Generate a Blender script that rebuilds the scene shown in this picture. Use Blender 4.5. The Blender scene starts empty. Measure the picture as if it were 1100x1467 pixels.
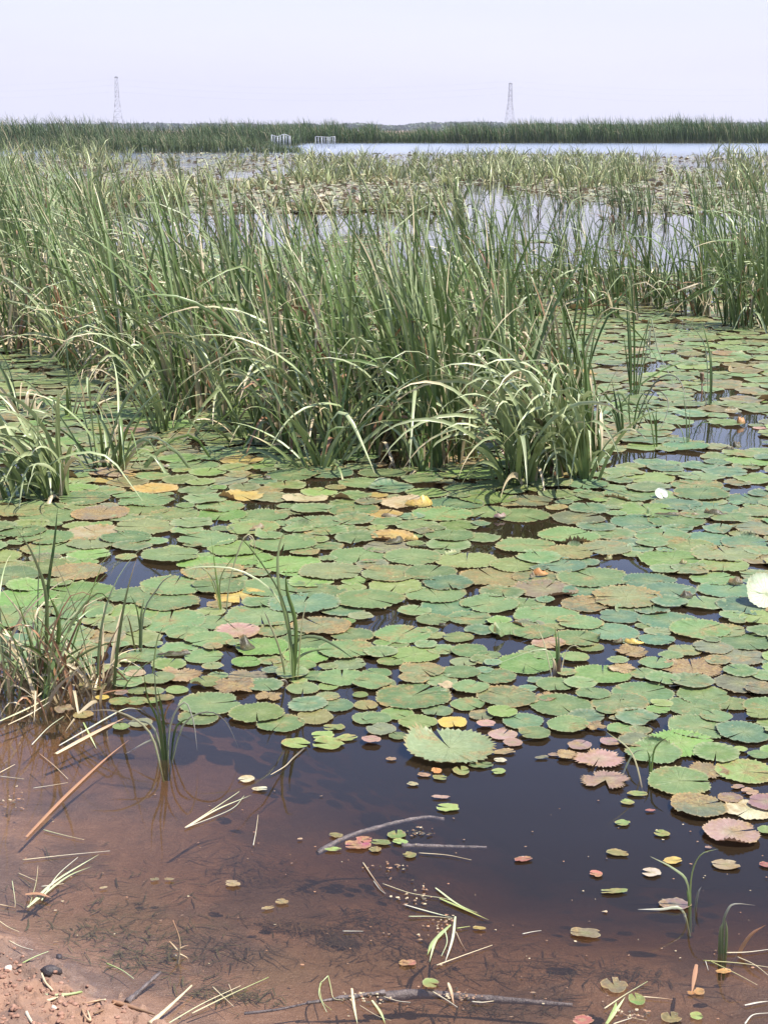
import bpy, math, random
import numpy as np
from mathutils import Vector

random.seed(7)
RNG = np.random.default_rng(11)
SC = bpy.context.scene
COL = SC.collection
R = math.radians

# ------------------------------------------------------------------ camera, sky, sun, exposure
F = 2200.0                    # focal length in pixels of the 1100 x 1467 photograph
H = 1.60                      # eye height above the water
PITCH = math.atan((733.5 - 186.0) / F)
cam = bpy.data.cameras.new('camera')
cam.sensor_fit = 'VERTICAL'
cam.sensor_height = 24.0
cam.lens = F / 1467.0 * 24.0
cam.clip_start = 0.05
cam.clip_end = 20000.0
cam_o = bpy.data.objects.new('camera', cam)
cam_o.location = (0, 0, H)
cam_o.rotation_euler = (math.pi / 2 - PITCH, 0, 0)
COL.objects.link(cam_o)
SC.camera = cam_o

SUN_EL, SUN_AZ = R(63), R(100)       # azimuth clockwise from straight ahead
world = bpy.data.worlds.new('World')
SC.world = world
world.use_nodes = True
wn = world.node_tree
wn.nodes.clear()
sky = wn.nodes.new('ShaderNodeTexSky')
sky.sky_type = 'NISHITA'
sky.sun_disc = False
sky.sun_elevation = SUN_EL
sky.sun_rotation = SUN_AZ
sky.air_density = 1.0
sky.dust_density = 1.2
sky.ozone_density = 2.2
tint = wn.nodes.new('ShaderNodeMix')
tint.data_type = 'RGBA'
tint.blend_type = 'MULTIPLY'
tint.inputs[0].default_value = 1.0
tint.inputs[7].default_value = (0.90, 0.95, 1.14, 1)
# the whitish haze layer that thickens towards the horizon all round
geo = wn.nodes.new('ShaderNodeTexCoord')
sxyz = wn.nodes.new('ShaderNodeSeparateXYZ')
wn.links.new(geo.outputs['Generated'], sxyz.inputs[0])
ab = wn.nodes.new('ShaderNodeMath'); ab.operation = 'MAXIMUM'; ab.inputs[1].default_value = 0.0
wn.links.new(sxyz.outputs[2], ab.inputs[0])
sq = wn.nodes.new('ShaderNodeMath'); sq.operation = 'POWER'; sq.inputs[1].default_value = 2.0
wn.links.new(ab.outputs[0], sq.inputs[0])
ex = wn.nodes.new('ShaderNodeMath'); ex.operation = 'MULTIPLY'; ex.inputs[1].default_value = -20.0
wn.links.new(sq.outputs[0], ex.inputs[0])
ep = wn.nodes.new('ShaderNodeMath'); ep.operation = 'EXPONENT'
wn.links.new(ex.outputs[0], ep.inputs[0])
hf = wn.nodes.new('ShaderNodeMath'); hf.operation = 'MULTIPLY'; hf.inputs[1].default_value = 0.95
wn.links.new(ep.outputs[0], hf.inputs[0])
cn = wn.nodes.new('ShaderNodeTexNoise'); cn.inputs['Scale'].default_value = 3.0; cn.inputs['Detail'].default_value = 5.0
cm = wn.nodes.new('ShaderNodeMapping'); cm.inputs['Scale'].default_value = (1, 1, 9)
wn.links.new(geo.outputs['Generated'], cm.inputs[0]); wn.links.new(cm.outputs[0], cn.inputs['Vector'])
veil = wn.nodes.new('ShaderNodeMix'); veil.data_type = 'RGBA'
veil.inputs[6].default_value = (3.40, 3.31, 4.05, 1); veil.inputs[7].default_value = (3.95, 3.90, 4.55, 1)
wn.links.new(cn.outputs[0], veil.inputs[0])
hazy = wn.nodes.new('ShaderNodeMix'); hazy.data_type = 'RGBA'
wn.links.new(hf.outputs[0], hazy.inputs[0])
wn.links.new(tint.outputs[2], hazy.inputs[6])
wn.links.new(veil.outputs[2], hazy.inputs[7])
bg = wn.nodes.new('ShaderNodeBackground')
bg.inputs[1].default_value = 0.13
wo = wn.nodes.new('ShaderNodeOutputWorld')
wn.links.new(sky.outputs[0], tint.inputs[6])
wn.links.new(hazy.outputs[2], bg.inputs[0])
wn.links.new(bg.outputs[0], wo.inputs[0])

sun = bpy.data.lights.new('sun', 'SUN')
sun.energy = 4.9
sun.angle = R(0.5)
sun.color = (1.0, 0.95, 0.88)
sun_o = bpy.data.objects.new('sun', sun)
sd = Vector((math.sin(SUN_AZ) * math.cos(SUN_EL), math.cos(SUN_AZ) * math.cos(SUN_EL), math.sin(SUN_EL)))
sun_o.rotation_euler = sd.to_track_quat('Z', 'Y').to_euler()
sun_o.location = (3, 3, 12)
COL.objects.link(sun_o)

SC.view_settings.view_transform = 'Standard'
SC.view_settings.look = 'None'
SC.view_settings.exposure = 0.9
SC.view_settings.gamma = 1.0
SC.view_settings.use_curve_mapping = False
cy = SC.cycles
cy.max_bounces = 7
cy.diffuse_bounces = 2
cy.glossy_bounces = 3
cy.transmission_bounces = 3
cy.transparent_max_bounces = 12
cy.volume_bounces = 0
cy.caustics_reflective = False
cy.caustics_refractive = False

# ------------------------------------------------------------------ projection helpers
_fw = np.array([0, math.cos(PITCH), -math.sin(PITCH)])
_up = np.array([0, math.sin(PITCH), math.cos(PITCH)])
_rt = np.array([1.0, 0, 0])


def ray(px, py):
    return (px - 550.0) / F * _rt - (py - 733.5) / F * _up + _fw


def gp(px, py, z=0.0):                     # the point of the level z seen at that place of the photo
    d = ray(px, py)
    return np.array([0, 0, H]) + d * ((z - H) / d[2])


def vp(px, py, Y):                         # the point at distance Y ahead
    d = ray(px, py)
    return np.array([0, 0, H]) + d * (Y / d[1])


def ppm(p):                                # photo pixels per metre at a point
    v = np.asarray(p) - np.array([0, 0, H])
    return F / float(v @ _fw)


def proj(p):
    v = np.asarray(p, float) - np.array([0, 0, H])
    z = v @ _fw
    return 550 + F * (v @ _rt) / z, 733.5 - F * (v @ _up) / z


# ------------------------------------------------------------------ object helpers
def mesh_from(name, V, Q, col=None, uv=None, wear=None, smooth=True):
    me = bpy.data.meshes.new(name)
    V = np.asarray(V, np.float32)
    me.vertices.add(len(V))
    me.vertices.foreach_set('co', V.ravel())
    if isinstance(Q, np.ndarray):
        k = Q.shape[1]
        me.loops.add(Q.size)
        me.loops.foreach_set('vertex_index', Q.astype(np.int32).ravel())
        me.polygons.add(len(Q))
        me.polygons.foreach_set('loop_start', np.arange(0, Q.size, k, dtype=np.int32))
        me.polygons.foreach_set('loop_total', np.full(len(Q), k, np.int32))
    else:
        tot = np.array([len(f) for f in Q], np.int32)
        fl = np.array([i for f in Q for i in f], np.int32)
        me.loops.add(len(fl))
        me.loops.foreach_set('vertex_index', fl)
        me.polygons.add(len(tot))
        me.polygons.foreach_set('loop_start', np.concatenate([[0], np.cumsum(tot)[:-1]]).astype(np.int32))
        me.polygons.foreach_set('loop_total', tot)
    if smooth:
        me.polygons.foreach_set('use_smooth', np.ones(len(me.polygons), bool))
    me.update(calc_edges=True)
    if col is not None:
        a = me.attributes.new('Col', 'FLOAT_COLOR', 'POINT')
        c = np.ones((len(V), 4), np.float32)
        c[:, :3] = col
        a.data.foreach_set('color', c.ravel())
    if uv is not None:
        a = me.attributes.new('Loc', 'FLOAT_VECTOR', 'POINT')
        u = np.zeros((len(V), 3), np.float32)
        u[:, :np.asarray(uv).shape[1]] = uv
        a.data.foreach_set('vector', u.ravel())
    if wear is not None:
        a = me.attributes.new('Wear', 'FLOAT', 'POINT')
        a.data.foreach_set('value', np.asarray(wear, np.float32))
    return me


def tag(o, label=None, cat=None, group=None, kind=None):
    if label: o['label'] = label
    if cat: o['category'] = cat
    if group: o['group'] = group
    if kind: o['kind'] = kind
    return o


def link(name, me, mat=None, parent=None, loc=None):
    o = bpy.data.objects.new(name, me)
    if mat is not None and me is not None:
        me.materials.clear()
        me.materials.append(mat)
    if loc is not None: o.location = loc
    if parent is not None: o.parent = parent
    COL.objects.link(o)
    return o


def empty(name, loc):
    o = bpy.data.objects.new(name, None)
    o.empty_display_size = 0.1
    o.location = loc
    COL.objects.link(o)
    return o


def join(parts):
    """parts: list of (V, Q, col[, uv, wear]) with equal face width -> one set of arrays"""
    Vs, Qs, Cs, U, W = [], [], [], [], []
    n = 0
    for p in parts:
        Vs.append(p[0]); Qs.append(p[1] + n); Cs.append(p[2])
        if len(p) > 3:
            U.append(p[3]); W.append(p[4])
        n += len(p[0])
    return (np.concatenate(Vs), np.concatenate(Qs), np.concatenate(Cs),
            np.concatenate(U) if U else None, np.concatenate(W) if W else None)


# ------------------------------------------------------------------ materials
def new_mat(name):
    m = bpy.data.materials.new(name)
    m.use_nodes = True
    nt = m.node_tree
    nt.nodes.clear()
    return m, nt, nt.nodes, nt.links


def nd(N, t, **k):
    n = N.new(t)
    for a, b in k.items():
        setattr(n, a, b)
    return n


def mixc(N, L, fac, a, b, blend='MIX'):
    m = nd(N, 'ShaderNodeMix', data_type='RGBA', blend_type=blend)
    for i, v in ((0, fac), (6, a), (7, b)):
        if isinstance(v, bpy.types.NodeSocket): L.new(v, m.inputs[i])
        elif isinstance(v, (int, float)): m.inputs[i].default_value = v
        else: m.inputs[i].default_value = (*v, 1)
    return m.outputs[2]


def mth(N, L, op, a, b=None, c=None, clamp=False):
    m = nd(N, 'ShaderNodeMath', operation=op, use_clamp=clamp)
    for i, v in enumerate((a, b, c)):
        if v is None: continue
        if isinstance(v, bpy.types.NodeSocket): L.new(v, m.inputs[i])
        else: m.inputs[i].default_value = v
    return m.outputs[0]


def ramp(N, L, v, lo, hi):
    m = nd(N, 'ShaderNodeMapRange')
    L.new(v, m.inputs[0])
    m.inputs[1].default_value = lo
    m.inputs[2].default_value = hi
    return m.outputs[0]


def noise(N, L, vec, scale, detail=3.0, rough=0.55):
    n = nd(N, 'ShaderNodeTexNoise')
    n.inputs['Scale'].default_value = scale
    n.inputs['Detail'].default_value = detail
    n.inputs['Roughness'].default_value = rough
    if vec is not None: L.new(vec, n.inputs['Vector'])
    return n.outputs[0]


def mat_pad():
    m, nt, N, L = new_mat('lily_pad_skin')
    col = nd(N, 'ShaderNodeAttribute', attribute_name='Col').outputs['Color']
    loc = nd(N, 'ShaderNodeAttribute', attribute_name='Loc').outputs['Vector']
    wear = nd(N, 'ShaderNodeAttribute', attribute_name='Wear').outputs['Fac']
    pos = nd(N, 'ShaderNodeNewGeometry').outputs['Position']
    sep = nd(N, 'ShaderNodeSeparateXYZ')
    L.new(loc, sep.inputs[0])
    x, y = sep.outputs[0], sep.outputs[1]
    r = mth(N, L, 'SQRT', mth(N, L, 'ADD', mth(N, L, 'MULTIPLY', x, x), mth(N, L, 'MULTIPLY', y, y)))
    ang = mth(N, L, 'ARCTAN2', y, x)
    wob = noise(N, L, loc, 3.0, 2.0)
    a2 = mth(N, L, 'ADD', ang, mth(N, L, 'MULTIPLY', wob, 0.25))
    s = mth(N, L, 'ABSOLUTE', mth(N, L, 'SINE', mth(N, L, 'MULTIPLY', a2, 11.0)))
    vein = mth(N, L, 'SUBTRACT', 1.0, ramp(N, L, mth(N, L, 'MULTIPLY', s, mth(N, L, 'ADD', r, 0.1)), 0.02, 0.16))
    vein = mth(N, L, 'MULTIPLY', vein, 0.38)
    base = mixc(N, L, vein, col, mixc(N, L, 0.55, col, (0.36, 0.42, 0.20)))
    # tone drift, pale heart, blotches, rim
    n1 = noise(N, L, pos, 9.0, 4.0)
    n2 = noise(N, L, pos, 34.0, 5.0, 0.7)
    n3 = noise(N, L, pos, 150.0, 2.0)
    base = mixc(N, L, mth(N, L, 'MULTIPLY', ramp(N, L, n1, 0.35, 0.7), 0.35), base, mixc(N, L, 0.5, base, (0.20, 0.20, 0.05)))
    heart = mth(N, L, 'SUBTRACT', 1.0, ramp(N, L, r, 0.0, 0.55))
    base = mixc(N, L, mth(N, L, 'MULTIPLY', heart, 0.35), base, (0.34, 0.36, 0.14))
    w2 = mth(N, L, 'ADD', mth(N, L, 'MULTIPLY', wear, 0.42), mth(N, L, 'SUBTRACT', n1, 0.5))
    blot = ramp(N, L, mth(N, L, 'ADD', mth(N, L, 'MULTIPLY', n2, 0.9), w2), 0.70, 0.92)
    bcol = mixc(N, L, ramp(N, L, n3, 0.35, 0.65), (0.40, 0.28, 0.10), (0.20, 0.11, 0.05))
    base = mixc(N, L, mth(N, L, 'MULTIPLY', blot, 0.75), base, bcol)
    rim = ramp(N, L, mth(N, L, 'ADD', r, mth(N, L, 'MULTIPLY', mth(N, L, 'SUBTRACT', n2, 0.5), 0.25)), 0.90, 1.03)
    base = mixc(N, L, mth(N, L, 'MULTIPLY', rim, mth(N, L, 'MULTIPLY', wear, 0.9)), base, (0.40, 0.24, 0.08))
    grain = noise(N, L, pos, 70.0, 4.0, 0.7)
    base = mixc(N, L, mth(N, L, 'MULTIPLY', ramp(N, L, grain, 0.62, 0.36), 0.30), base, mixc(N, L, 1.0, base, (0.42, 0.40, 0.30), 'MULTIPLY'))
    base = mixc(N, L, mth(N, L, 'MULTIPLY', ramp(N, L, grain, 0.55, 0.75), 0.22), base, (0.36, 0.36, 0.20))
    speck = ramp(N, L, noise(N, L, pos, 260.0, 1.0), 0.70, 0.76)
    base = mixc(N, L, mth(N, L, 'MULTIPLY', speck, 0.5), base, (0.45, 0.46, 0.36))
    # the underside is ruddy
    bf = nd(N, 'ShaderNodeNewGeometry').outputs['Backfacing']
    base = mixc(N, L, mth(N, L, 'MULTIPLY', bf, 0.6), base, (0.26, 0.13, 0.07))
    p = nd(N, 'ShaderNodeBsdfPrincipled')
    L.new(base, p.inputs['Base Color'])
    L.new(mth(N, L, 'ADD', 0.30, mth(N, L, 'MULTIPLY', n2, 0.3)), p.inputs['Roughness'])
    p.inputs['IOR'].default_value = 1.45
    b = nd(N, 'ShaderNodeBump')
    b.inputs['Strength'].default_value = 0.55
    b.inputs['Distance'].default_value = 0.006
    L.new(mth(N, L, 'ADD', mth(N, L, 'MULTIPLY', vein, -0.8), mth(N, L, 'MULTIPLY', n2, 0.9)), b.inputs['Height'])
    L.new(b.outputs[0], p.inputs['Normal'])
    tr = nd(N, 'ShaderNodeBsdfTranslucent')
    L.new(base, tr.inputs[0])
    mx = nd(N, 'ShaderNodeMixShader')
    mx.inputs[0].default_value = 0.18
    L.new(p.outputs[0], mx.inputs[1]); L.new(tr.outputs[0], mx.inputs[2])
    o = nd(N, 'ShaderNodeOutputMaterial')
    L.new(mx.outputs[0], o.inputs[0])
    return m


def mat_blade(name='reed_blade_skin', trans=0.13, rough=0.38):
    m, nt, N, L = new_mat(name)
    col = nd(N, 'ShaderNodeAttribute', attribute_name='Col').outputs['Color']
    pos = nd(N, 'ShaderNodeNewGeometry').outputs['Position']
    n = noise(N, L, pos, 45.0, 3.0)
    base = mixc(N, L, mth(N, L, 'MULTIPLY', ramp(N, L, n, 0.4, 0.75), 0.45), col, mixc(N, L, 0.6, col, (0.22, 0.17, 0.07)))
    p = nd(N, 'ShaderNodeBsdfPrincipled')
    L.new(base, p.inputs['Base Color'])
    p.inputs['Roughness'].default_value = rough
    tr = nd(N, 'ShaderNodeBsdfTranslucent')
    L.new(base, tr.inputs[0])
    mx = nd(N, 'ShaderNodeMixShader')
    mx.inputs[0].default_value = trans
    L.new(p.outputs[0], mx.inputs[1]); L.new(tr.outputs[0], mx.inputs[2])
    o = nd(N, 'ShaderNodeOutputMaterial')
    L.new(mx.outputs[0], o.inputs[0])
    return m


def mat_simple(name, c1, c2, scale=20.0, rough=0.8, bump=0.3, dist=0.004, metallic=0.0):
    m, nt, N, L = new_mat(name)
    pos = nd(N, 'ShaderNodeNewGeometry').outputs['Position']
    n = noise(N, L, pos, scale, 5.0, 0.65)
    base = mixc(N, L, ramp(N, L, n, 0.35, 0.65), c1, c2)
    p = nd(N, 'ShaderNodeBsdfPrincipled')
    L.new(base, p.inputs['Base Color'])
    p.inputs['Roughness'].default_value = rough
    p.inputs['Metallic'].default_value = metallic
    b = nd(N, 'ShaderNodeBump')
    b.inputs['Strength'].default_value = bump
    b.inputs['Distance'].default_value = dist
    L.new(n, b.inputs['Height'])
    L.new(b.outputs[0], p.inputs['Normal'])
    o = nd(N, 'ShaderNodeOutputMaterial')
    L.new(p.outputs[0], o.inputs[0])
    return m


def mat_ground():
    m, nt, N, L = new_mat('red_mud')
    pos = nd(N, 'ShaderNodeNewGeometry').outputs['Position']
    sep = nd(N, 'ShaderNodeSeparateXYZ')
    L.new(pos, sep.inputs[0])
    n1 = noise(N, L, pos, 4.2, 6.0, 0.62)
    n2 = noise(N, L, pos, 28.0, 6.0, 0.7)
    n3 = noise(N, L, pos, 160.0, 3.0, 0.6)
    base = mixc(N, L, ramp(N, L, n2, 0.3, 0.7), (0.195, 0.108, 0.066), (0.29, 0.170, 0.108))
    base = mixc(N, L, mth(N, L, 'MULTIPLY', ramp(N, L, n3, 0.55, 0.72), 0.5), base, (0.35, 0.22, 0.155))
    base = mixc(N, L, mth(N, L, 'MULTIPLY', ramp(N, L, n1, 0.48, 0.60), 0.75), base, (0.11, 0.072, 0.055))   # silt patches
    n4 = noise(N, L, pos, 1.3, 3.0)
    base = mixc(N, L, mth(N, L, 'MULTIPLY', ramp(N, L, n4, 0.55, 0.66), 0.35), base, (0.13, 0.13, 0.06))   # algae
    # soaked mud is a darker clay than the dry crust
    wet = nd(N, 'ShaderNodeMapRange'); L.new(sep.outputs[2], wet.inputs[0])
    wet.inputs[1].default_value = -0.005; wet.inputs[2].default_value = 0.03; wet.inputs[3].default_value = 0.10; wet.inputs[4].default_value = 0.0
    base = mixc(N, L, wet.outputs[0], base, (0.15, 0.092, 0.046))
    p = nd(N, 'ShaderNodeBsdfPrincipled')
    L.new(base, p.inputs['Base Color'])
    L.new(ramp(N, L, sep.outputs[2], 0.0, 0.03), p.inputs['Roughness'])
    rr = nd(N, 'ShaderNodeMapRange')
    L.new(sep.outputs[2], rr.inputs[0])
    rr.inputs[1].default_value = 0.0; rr.inputs[2].default_value = 0.025
    rr.inputs[3].default_value = 0.35; rr.inputs[4].default_value = 0.9
    L.new(rr.outputs[0], p.inputs['Roughness'])
    b = nd(N, 'ShaderNodeBump')
    b.inputs['Strength'].default_value = 0.8
    b.inputs['Distance'].default_value = 0.012
    L.new(mth(N, L, 'ADD', n2, mth(N, L, 'MULTIPLY', n3, 0.35)), b.inputs['Height'])
    L.new(b.outputs[0], p.inputs['Normal'])
    o = nd(N, 'ShaderNodeOutputMaterial')
    L.new(p.outputs[0], o.inputs[0])
    return m


def mat_water():
    m, nt, N, L = new_mat('pond_water')
    pos = nd(N, 'ShaderNodeNewGeometry').outputs['Position']
    mp = nd(N, 'ShaderNodeMapping')
    mp.inputs['Scale'].default_value = (0.6, 1.6, 1.0)
    L.new(pos, mp.inputs[0])
    nz = nd(N, 'ShaderNodeTexNoise')
    nz.inputs['Scale'].default_value = 3.0
    nz.inputs['Detail'].default_value = 2.0
    L.new(mp.outputs[0], nz.inputs['Vector'])
    sb = nd(N, 'ShaderNodeVectorMath', operation='SUBTRACT')
    L.new(nz.outputs['Color'], sb.inputs[0]); sb.inputs[1].default_value = (0.5, 0.5, 0.5)
    ml = nd(N, 'ShaderNodeVectorMath', operation='MULTIPLY')
    L.new(sb.outputs[0], ml.inputs[0]); sy = nd(N, 'ShaderNodeSeparateXYZ'); L.new(pos, sy.inputs[0])
    amp = nd(N, 'ShaderNodeMapRange'); L.new(sy.outputs[1], amp.inputs[0])
    amp.inputs[1].default_value = 60.0; amp.inputs[2].default_value = 140.0; amp.inputs[3].default_value = 0.035; amp.inputs[4].default_value = 0.012
    cb = nd(N, 'ShaderNodeCombineXYZ'); L.new(amp.outputs[0], cb.inputs[0]); L.new(amp.outputs[0], cb.inputs[1])
    L.new(cb.outputs[0], ml.inputs[1])                       # faint ripples, livelier on the open far water
    ad = nd(N, 'ShaderNodeVectorMath', operation='ADD')
    L.new(ml.outputs[0], ad.inputs[0]); ad.inputs[1].default_value = (0, 0, 1)
    b = nd(N, 'ShaderNodeVectorMath', operation='NORMALIZE')
    L.new(ad.outputs[0], b.inputs[0])
    dt = nd(N, 'ShaderNodeVectorMath', operation='DOT_PRODUCT')
    L.new(b.outputs[0], dt.inputs[0])
    L.new(nd(N, 'ShaderNodeNewGeometry').outputs['Incoming'], dt.inputs[1])
    fac = mth(N, L, 'SUBTRACT', 1.0, mth(N, L, 'ABSOLUTE', dt.outputs['Value']), clamp=True)
    fr = mth(N, L, 'ADD', 0.02, mth(N, L, 'MULTIPLY', 0.98, mth(N, L, 'POWER', fac, 5.0)))      # Fresnel reflection of water
    gl = nd(N, 'ShaderNodeBsdfGlossy')
    gl.inputs[0].default_value = (1, 1, 1, 1)
    gl.inputs[1].default_value = 0.03
    rgh = nd(N, 'ShaderNodeMapRange'); L.new(sy.outputs[1], rgh.inputs[0])
    rgh.inputs[1].default_value = 50.0; rgh.inputs[2].default_value = 125.0; rgh.inputs[3].default_value = 0.03; rgh.inputs[4].default_value = 0.20
    L.new(rgh.outputs[0], gl.inputs[1])                      # wind-ruffled far out
    L.new(b.outputs[0], gl.inputs['Normal'])
    tp = nd(N, 'ShaderNodeBsdfTransparent')
    df = nd(N, 'ShaderNodeBsdfDiffuse')
    df.inputs[0].default_value = (0.23, 0.155, 0.085, 1)          # suspended silt
    mt = nd(N, 'ShaderNodeMixShader')
    mt.inputs[0].default_value = 0.08
    L.new(tp.outputs[0], mt.inputs[1]); L.new(df.outputs[0], mt.inputs[2])
    mx = nd(N, 'ShaderNodeMixShader')
    L.new(fr, mx.inputs[0])
    L.new(mt.outputs[0], mx.inputs[1]); L.new(gl.outputs[0], mx.inputs[2])
    va = nd(N, 'ShaderNodeVolumeAbsorption')
    va.inputs[0].default_value = (0.62, 0.53, 0.41, 1)
    va.inputs[1].default_value = 9.0
    o = nd(N, 'ShaderNodeOutputMaterial')
    L.new(mx.outputs[0], o.inputs[0])
    L.new(va.outputs[0], o.inputs[1])
    return m


M_PAD = mat_pad()
M_BLADE = mat_blade()
M_DRY = mat_blade('dry_stalk_skin', 0.12, 0.6)
M_FAR = mat_blade('far_foliage_skin', 0.2, 0.6)
M_MUD = mat_ground()
M_WATER = mat_water()
M_STEEL = mat_simple('galvanised_steel', (0.22, 0.22, 0.24), (0.30, 0.30, 0.32), 0.5, 0.6, 0.0, 0.001, 0.3)
M_WOOD = mat_simple('wet_dead_wood', (0.045, 0.034, 0.030), (0.15, 0.115, 0.10), 60.0, 0.45, 0.8, 0.01)
M_STONE = mat_simple('mud_clod', (0.20, 0.10, 0.062), (0.33, 0.185, 0.125), 60.0, 0.9, 0.6, 0.004)
M_PALE = mat_simple('pale_pebble', (0.55, 0.42, 0.32), (0.72, 0.60, 0.48), 60.0, 0.8, 0.3, 0.002)
M_BLACK = mat_simple('black_clod', (0.02, 0.016, 0.016), (0.06, 0.045, 0.04), 80.0, 0.5, 0.8, 0.006)
M_NET = mat_simple('white_net', (0.75, 0.77, 0.80), (0.85, 0.86, 0.88), 2.0, 0.7, 0.0)

# ------------------------------------------------------------------ ground and water
SHORE = np.array([(-12, 7.6), (-4.5, 6.6)] + [tuple(gp(x, y)[:2]) for x, y in ((-170, 1000), (-150, 1060), (-120, 1120), (-75, 1165), (-90, 1210), (-85, 1270), (-30, 1330), (50, 1372), (130, 1412), (225, 1467), (330, 1530), (520, 1580), (900, 1590), (1400, 1560))] + [(12, 2.6)])


def shore_d(X, Y):
    """signed distance to the shoreline, positive over the water"""
    P = np.stack([X, Y], -1)
    best = np.full(X.shape, 1e9)
    sg = np.ones(X.shape)
    for a, b in zip(SHORE[:-1], SHORE[1:]):
        ab = b - a
        t = np.clip(((P - a) @ ab) / (ab @ ab), 0, 1)
        q = P - (a + t[..., None] * ab)
        d = np.sqrt((q ** 2).sum(-1))
        c = ab[0] * (P[..., 1] - a[1]) - ab[1] * (P[..., 0] - a[0])
        m = d < best
        best = np.where(m, d, best)
        sg = np.where(m, np.sign(c), sg)
    return best * np.where(sg == 0, 1, sg)


def _h(ix, iy, s):
    v = np.sin(ix * 127.1 + iy * 311.7 + s * 74.7) * 43758.5453
    return v - np.floor(v)


def vnoise(X, Y, s=0.0):
    ix, iy = np.floor(X), np.floor(Y)
    fx, fy = X - ix, Y - iy
    fx = fx * fx * (3 - 2 * fx); fy = fy * fy * (3 - 2 * fy)
    return ((_h(ix, iy, s) * (1 - fx) + _h(ix + 1, iy, s) * fx) * (1 - fy) +
            (_h(ix, iy + 1, s) * (1 - fx) + _h(ix + 1, iy + 1, s) * fx) * fy)


def fbm(X, Y, f, n=4, s=0.0):
    v = 0; a = 1; t = 0
    for k in range(n):
        v = v + a * vnoise(X * f + 13.7 * k, Y * f - 7.1 * k, s + k)
        t += a; a *= 0.5; f *= 2
    return v / t


def ground_z(X, Y):
    d = shore_d(X, Y)
    dd = d + 0.30 / (1 + np.exp(-(X - 0.35) * 3.0))
    t = np.clip((dd - 0.72 + 0.5 * (fbm(X, Y, 1.7, 3, 6.0) - 0.5)) / 2.0, 0, 1)
    z = -(0.025 * (1 - np.exp(-np.clip(d, 0, 9) * 9)) + 0.12 * np.clip(d, 0, 2) + 0.75 * t ** 1.8)
    z = np.where(d < 0, 0.09 * (1 - np.exp(d * 3.0)) + 0.04 * np.minimum(-d, 3), z)
    z = np.maximum(z, -0.95)
    near = np.exp(-np.maximum(np.hypot(X, Y) - 4, 0) * 0.6)
    z = z + near * (0.020 * (fbm(X, Y, 5.0, 3) - 0.5) * np.clip(0.5 + np.abs(d) * 3, 0, 1.6) + np.where(d < 0.05, 0.022, 0.006) * (fbm(X, Y, 26.0, 4, 3.0) - 0.5)
                    + np.where(d < 0.02, 0.014, 0.0) * np.maximum(fbm(X, Y, 60.0, 2, 9.0) - 0.52, 0) * 3)
    far = np.clip((Y - 194) / 8, 0, 1)
    z = z + far * 1.25
    back = np.clip((-Y - 1) / 6, 0, 1)
    return z + back * 0.3


def axis(fine, mid, lo, hi):
    out = list(np.arange(*fine))
    a, b, s = mid
    out += list(np.arange(a, fine[0], s)) + list(np.arange(fine[1], b, s))
    v, st = b, s * 1.5
    while v < hi:
        out.append(v); v += st; st *= 1.22
    out.append(hi)
    v, st = a, s * 1.5
    while v > lo:
        v -= st; st *= 1.22
        out.append(max(v, lo))
    return np.unique(np.round(out, 5))


gx = axis((-0.95, -0.25, 0.006), (-2.4, 2.4, 0.05), -6000, 6000)
gy = axis((2.35, 3.15, 0.007), (1.6, 5.4, 0.04), -300, 9000)
GX, GY = np.meshgrid(gx, gy)
GZ = ground_z(GX, GY)
nx, ny = len(gx), len(gy)
I = np.arange(nx * ny).reshape(ny, nx)
Q = np.stack([I[:-1, :-1], I[:-1, 1:], I[1:, 1:], I[1:, :-1]], -1).reshape(-1, 4)
g = link('ground', mesh_from('ground', np.stack([GX, GY, GZ], -1).reshape(-1, 3), Q), M_MUD)
tag(g, 'red brown mud of the pond bed and bank', None, None, 'structure')

wx0, wx1, wy0, wy1, wz = -400.0, 400.0, -2.5, 206.0, -2.2
V = [(wx0, wy0, 0), (wx1, wy0, 0), (wx1, wy1, 0), (wx0, wy1, 0), (wx0, wy0, wz), (wx1, wy0, wz), (wx1, wy1, wz), (wx0, wy1, wz)]
w = link('water', mesh_from('water', V, [(0, 1, 2, 3), (7, 6, 5, 4), (0, 4, 5, 1), (1, 5, 6, 2), (2, 6, 7, 3), (3, 7, 4, 0)], smooth=False), M_WATER)
tag(w, 'still brown pond water reflecting the pale sky', None, None, 'structure')

# haze: one even box of air
hm, _, N, L = new_mat('haze_air')
pv = nd(N, 'ShaderNodeVolumePrincipled')
pv.inputs['Color'].default_value = (0.92, 0.92, 1.0, 1)
pv.inputs['Density'].default_value = 0.00016
pv.inputs['Anisotropy'].default_value = 0.3
o = nd(N, 'ShaderNodeOutputMaterial')
L.new(pv.outputs[0], o.inputs[1])
hx, hy0, hy1, hz0, hz1 = 2500.0, -60.0, 2600.0, -3.3, 60.0
V = [(-hx, hy0, hz0), (hx, hy0, hz0), (hx, hy1, hz0), (-hx, hy1, hz0), (-hx, hy0, hz1), (hx, hy0, hz1), (hx, hy1, hz1), (-hx, hy1, hz1)]
hz = link('haze', mesh_from('haze', V, [(3, 2, 1, 0), (4, 5, 6, 7), (0, 1, 5, 4), (1, 2, 6, 5), (2, 3, 7, 6), (3, 0, 4, 7)], smooth=False), hm)
tag(hz, 'pale haze over the far marsh', None, None, 'stuff')

# ------------------------------------------------------------------ blades
GREEN = np.array((0.110, 0.175, 0.038))
DEEP = np.array((0.024, 0.062, 0.015))
PALE = np.array((0.46, 0.50, 0.28))
STRAW = np.array((0.60, 0.49, 0.30))
RUST = np.array((0.33, 0.17, 0.09))
YELL = np.array((0.33, 0.33, 0.10))


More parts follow.
